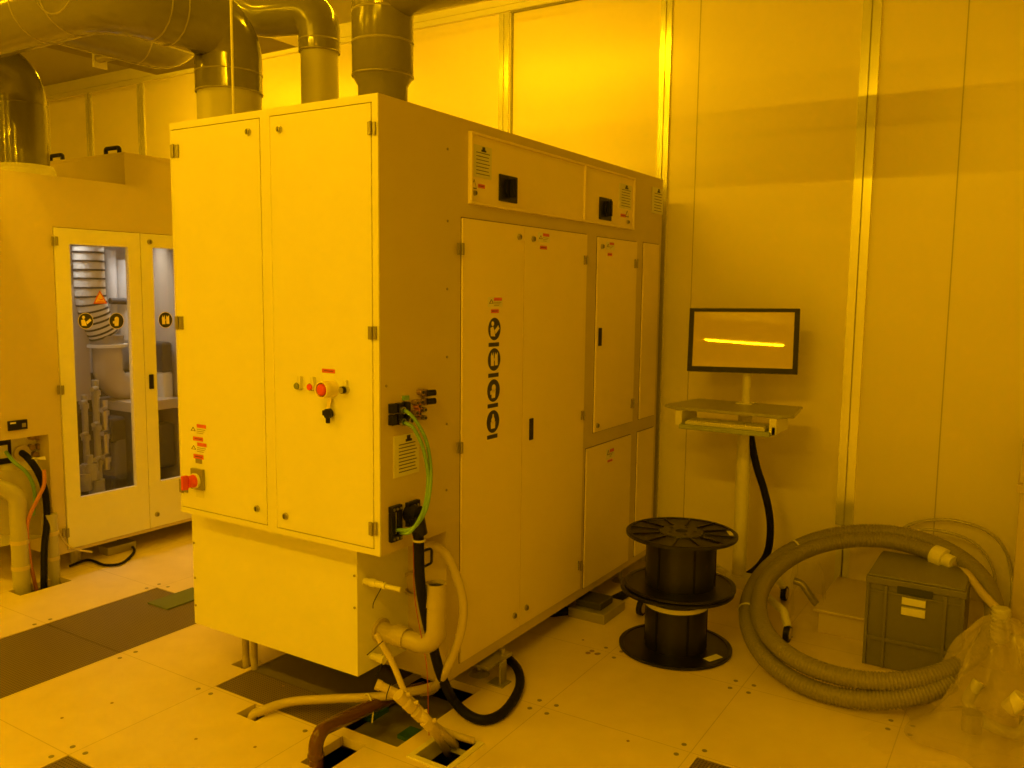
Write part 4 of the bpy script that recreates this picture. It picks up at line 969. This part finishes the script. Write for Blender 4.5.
reel(.290, .545, .154, SC.x+.004, SC.y-.012, 'black plastic cable reel with round top plate stacked on the other reel', RS=.248)

# ------------------------------------------------------------------ crate
XC = 3.86
CFa = Face((XC,0,0), (0,1,0), (-1,0,0), fx(XC))
ya = CFa.uv(864.5, 620)[0]; yb_ = CFa.uv(963, 640)[0]; zt_ = CFa.uv(867, 574.3)[1]
depth = .40
cr = empty('storage_crate', (XC+depth/2, (ya+yb_)/2, 0), 'grey plastic stacking crate with two pale labels by the wall', 'crate')
q = MB(); q.box(XC+.006, XC+depth-.006, yb_+.006, ya-.006, 0.0, zt_-.03, CRATE); q.build('crate_body', cr, bevel=.006)
q = MB(); q.box(XC-.004, XC+depth+.004, yb_-.004, ya+.004, zt_-.035, zt_-.004, CRATE); q.box(XC+.004, XC+depth-.004, yb_+.004, ya-.004, zt_-.004, zt_+.006, CRATE); q.build('lid', cr, bevel=.004)
q = MB(); w_ = ya-yb_
for f_ in (.0, .19, .79, .96): y = ya-w_*f_; q.fbox(CFa, y-w_*.035, y, 0.005, zt_-.036, -.004, .006, CRATE)
q.fbox(CFa, yb_, ya, zt_*.30, zt_*.34, -.002, .005, CRATE); q.fbox(CFa, yb_, ya, zt_-.068, zt_-.060, -.002, .005, CRATE)
q.build('ribs', cr, bevel=.0015)
ym = CFa.uv(914, 592)[0]; q = MB(); q.fpx(CFa, 897, 589, 933, 596, -.004, .007, CRATED); q.build('grip_slot', cr)
for (v0, v1) in ((598.8,605.8),(608.6,616.2)):
    q = MB(); za, zb = CFa.uv(914, v1)[1], CFa.uv(914, v0)[1]; y0_, y1_ = CFa.uv(926,600)[0], CFa.uv(902,600)[0]
    q.fbox(CFa, y0_, y1_, za, zb, -.006, .0075, PAPER); q.build('paper_label', cr, label='pale rectangular paper label')

# ------------------------------------------------------------------ big ribbed hose coil leaning on the wall
hc = empty('ribbed_hose_coil', (3.5, .45, 0), 'large coil of thick ribbed grey hose leaning over the crate by the wall', 'hose')
B0 = V((3.393, .659, .042)); TI, AZ = .4316, -.1564
CE = V((math.cos(TI)*math.cos(AZ), math.cos(TI)*math.sin(AZ), math.sin(TI))); CH = V((-math.sin(AZ), math.cos(AZ), 0)); CN = CE.cross(CH).normalized()
if CN.z < 0: CN = -CN
path = []; t0, t1, NN = -1.0, 3*PI+.44, 260
for k in range(NN+1):
    th_ = t0+(t1-t0)*k/NN; f_ = min(1, max(0, (th_-3.9)/2.5)); f_ = f_*f_*(3-2*f_)
    R_ = .524-.060*f_; C_ = B0+CE*(.524-.004*f_)+CN*f_*(.028+.028*math.cos(th_))
    p = C_ - CE*R_*math.cos(th_) + CH*(R_*.95*math.sin(th_)); p.z = max(p.z, .038); path.append(p)
def resample(P, step):
    out = [P[0]]; acc = 0
    for i in range(1, len(P)):
        a, b_ = P[i-1], P[i]; L_ = (b_-a).length; d = step-acc
        while d <= L_: out.append(a.lerp(b_, d/L_)); d += step
        acc = L_-(d-step)
    return out
rs = resample(path, .0045)
rad = [.0325 if k % 3 == 0 else .0375 for k in range(len(rs))]
MB().tube(rs, rad, HOSE, 18).build('ribbed_hose', hc)
e1 = path[-1]; ed = (path[-1]-path[-4]).normalized()
q = MB(); q.cyl(e1-ed*.02, e1+ed*.035, .047, PLASTW, 24); q.cyl(e1+ed*.035, e1+ed*.075, .032, PLASTW, 20); q.build('end_coupling', hc, label='pale round end coupling')
for th_ in (1.2, 2.15):
    k = int((th_-t0)/(t1-t0)*NN); k2 = k; d_ = (path[k+1]-path[k-1]).normalized(); MB().ring(path[k]-d_*.004, path[k]+d_*.004, .041, .0375, PLASTW, 24).build('white_tie', hc)
# wrapped tail hose from the coupling to the bag
nk = od(1001, 618, 3.32)
q = MB(); 
MB().tube(catmull([e1+ed*.06, od(963,568,3.78), od(982,593,3.5), nk+V((0,0,.02))], 8), .017, HOSEB, 12).build('tail_hose', hc)
# thin clear hoop behind
cpx = [(918,522),(950,520),(985,530),(1005,550),(1012,580)]
MB().tube(catmull([ox(900,530,4.62)]+[ox(u,v,4.61) for u, v in cpx]+[ox(1010,620,4.5)], 8), .008, FILMC, 8).build('clear_hose', label='thin clear hose looping against the wall behind the big coil', cat='hose')
MB().tube(catmull([ox(905,536,4.58)]+[ox(u-16,v+10,4.57) for u, v in cpx]+[ox(990,640,4.5)], 8), .007, FILMC, 8).build('clear_hose', label='inner thin clear hose just below the other hose on the wall', cat='hose')

# ------------------------------------------------------------------ plastic bags
def bag(name, top, base, r0, r1, label, seed, flat=1.0, n=64, rows=26, m=None):
    q = MB(); vs = []; fs = []
    for j in range(rows+1):
        t = j/rows; c_ = top.lerp(base, t); prof = r0+(r1-r0)*(t**.48)*(1.0 if t < .85 else 1.0+(t-.85)*2.2)
        for i in range(n):
            th_ = 2*PI*i/n; nn = noise.noise(V((math.cos(th_)*2.2, math.sin(th_)*2.2, t*2.5+seed)))
            fold = .16*math.sin(th_*7+seed+3*t)*min(1, t*3)*(1-.4*t)
            rr = prof*(1+.42*nn*min(1, t*4)+fold)
            p_ = c_+V((rr*math.cos(th_)*flat, rr*math.sin(th_), .03*nn)); p_.z = max(p_.z, .004); vs.append(p_)
    for j in range(rows):
        for i in range(n): k = j*n+i; l = j*n+(i+1) % n; fs.append((k, l, l+n, k+n))
    q.add(vs, fs, m or FILM, True); return q
bg = empty('plastic_bag', oz(990,735), 'crumpled clear plastic bag tied at the neck at the bottom right corner', 'plastic bag')
bb = oz(990, 738); bb = V((bb.x, bb.y, .004))
bag('bag', nk+V((0,0,.0)), bb, .028, .205, '', 2.3).build('bag_film', bg, fixn=False)
q = MB()
for k in range(7):
    p = nk+V((0,0,.04-.018*k)); q.tube([p, p+V((0,0,-.010)), p+V((.004,.003,-.018))], [.030+.006*(k%2), .037, .028], FOIL, 14)
q.build('taped_neck', bg, label='crumpled wrapped neck')
q = MB(); c = bb; q.tube(catmull([c+V((.05,.05,.18)), c+V((.02,.08,.10)), c+V((-.02,.02,.06)), c+V((-.02,-.09,.05)), c+V((.03,-.13,.12))], 6), .022, PVCL, 12); q.cyl(c+V((-.05,.06,.03)), c+V((-.05,.06,.10)), .035, HINGE, 16); q.cyl(c+V((.0,-.05,.12)), c+V((.0,-.09,.18)), .03, PLASTW, 14)
q.build('fittings_inside', bg)
# loose film spread on the floor in front of the bag
q = MB(); vs = []; fs = []; nx, ny = 80, 80
for j in range(ny+1):
    for i in range(nx+1):
        s_, t_ = i/nx, j/ny
        u = 862+170*s_; v = 706+58*t_+14*(1-s_)*(1-t_)
        p = oz(u, v); nn = noise.noise(V((p.x*7, p.y*7, 1.2)))+.25*noise.noise(V((p.x*16, p.y*16, 5)))
        vs.append(V((p.x, p.y, .012+max(0, .020*nn+.006)*min(1, 6*min(s_, 1-s_, t_, 1-t_)+.05))))
for j in range(ny):
    for i in range(nx):
        if (i-nx/2)**2/(nx/2)**2+(j-ny/2)**2/(ny/2)**2 > .95+.35*noise.noise(V((i*.07,j*.07,0))): continue
        k = j*(nx+1)+i; fs.append((k,k+1,k+nx+2,k+nx+1))
q.add(vs, fs, FILM2, True); q.build('plastic_sheet', label='thin clear plastic sheet lying flat on the floor left of the tied bag', cat='plastic sheet', fixn=False)
# bag behind the coil, beside the caster
bt = od(800, 560, 4.35); b2 = oz(812, 612); b2 = oz(808, 622); b2 = V((b2.x, b2.y, .006))
g = empty('plastic_bag', b2, 'clear plastic bag on the floor inside the hose coil by the caster', 'plastic bag')
bag('b', b2+V((.02,.02,.30)), b2, .05, .085, '', 7.7, n=48, rows=18, m=FILM2).build('bag_film', g, fixn=False)
q = MB(); q.tube(catmull([b2+V((-.03,.07,.20)), b2+V((-.03,.03,.19)), b2+V((-.03,-.01,.14)), b2+V((-.02,-.04,.10))], 5), .018, HINGE, 10); q.build('hose_inside', g)

# ------------------------------------------------------------------ cabinet at the right edge
p = oz(1013, 655)
q = MB(); q.box(4.30, XW-.01, -.62, -.005, .04, .62, FRAME); g = empty('side_cabinet', (4.45,-.3,0), 'beige cabinet cut off by the right edge of the picture', 'cabinet')
xr = 4.25; yy = ox(1014.5, 560, xr).y; zk = ox(1016, 492, xr).z; zt2 = ox(1018, 468, xr).z; yk = ox(1020, 470, xr).y
q = MB(); q.box(xr, XW-.02, yy-.5, yy, .13, zk, FRAME); q.build('cabinet_body', g, bevel=.004)
q = MB(); q.box(xr-.01, XW-.02, yy-.5, yy+.012, zk, zk+.035, FRAME); q.box(xr+.02, XW-.05, yy-.5, yk, zk+.035, zk+.20, FRAME); q.build('cabinet_top', g, bevel=.003)
# dark plate edge at the bottom right
p = oz(1018, 736)
MB().box(p.x-.02, p.x+.12, p.y-.22, p.y, 0, .03, BLACK).build('black_plate', label='black plate corner at the bottom right edge beside the bag', cat='plate', bevel=.002)
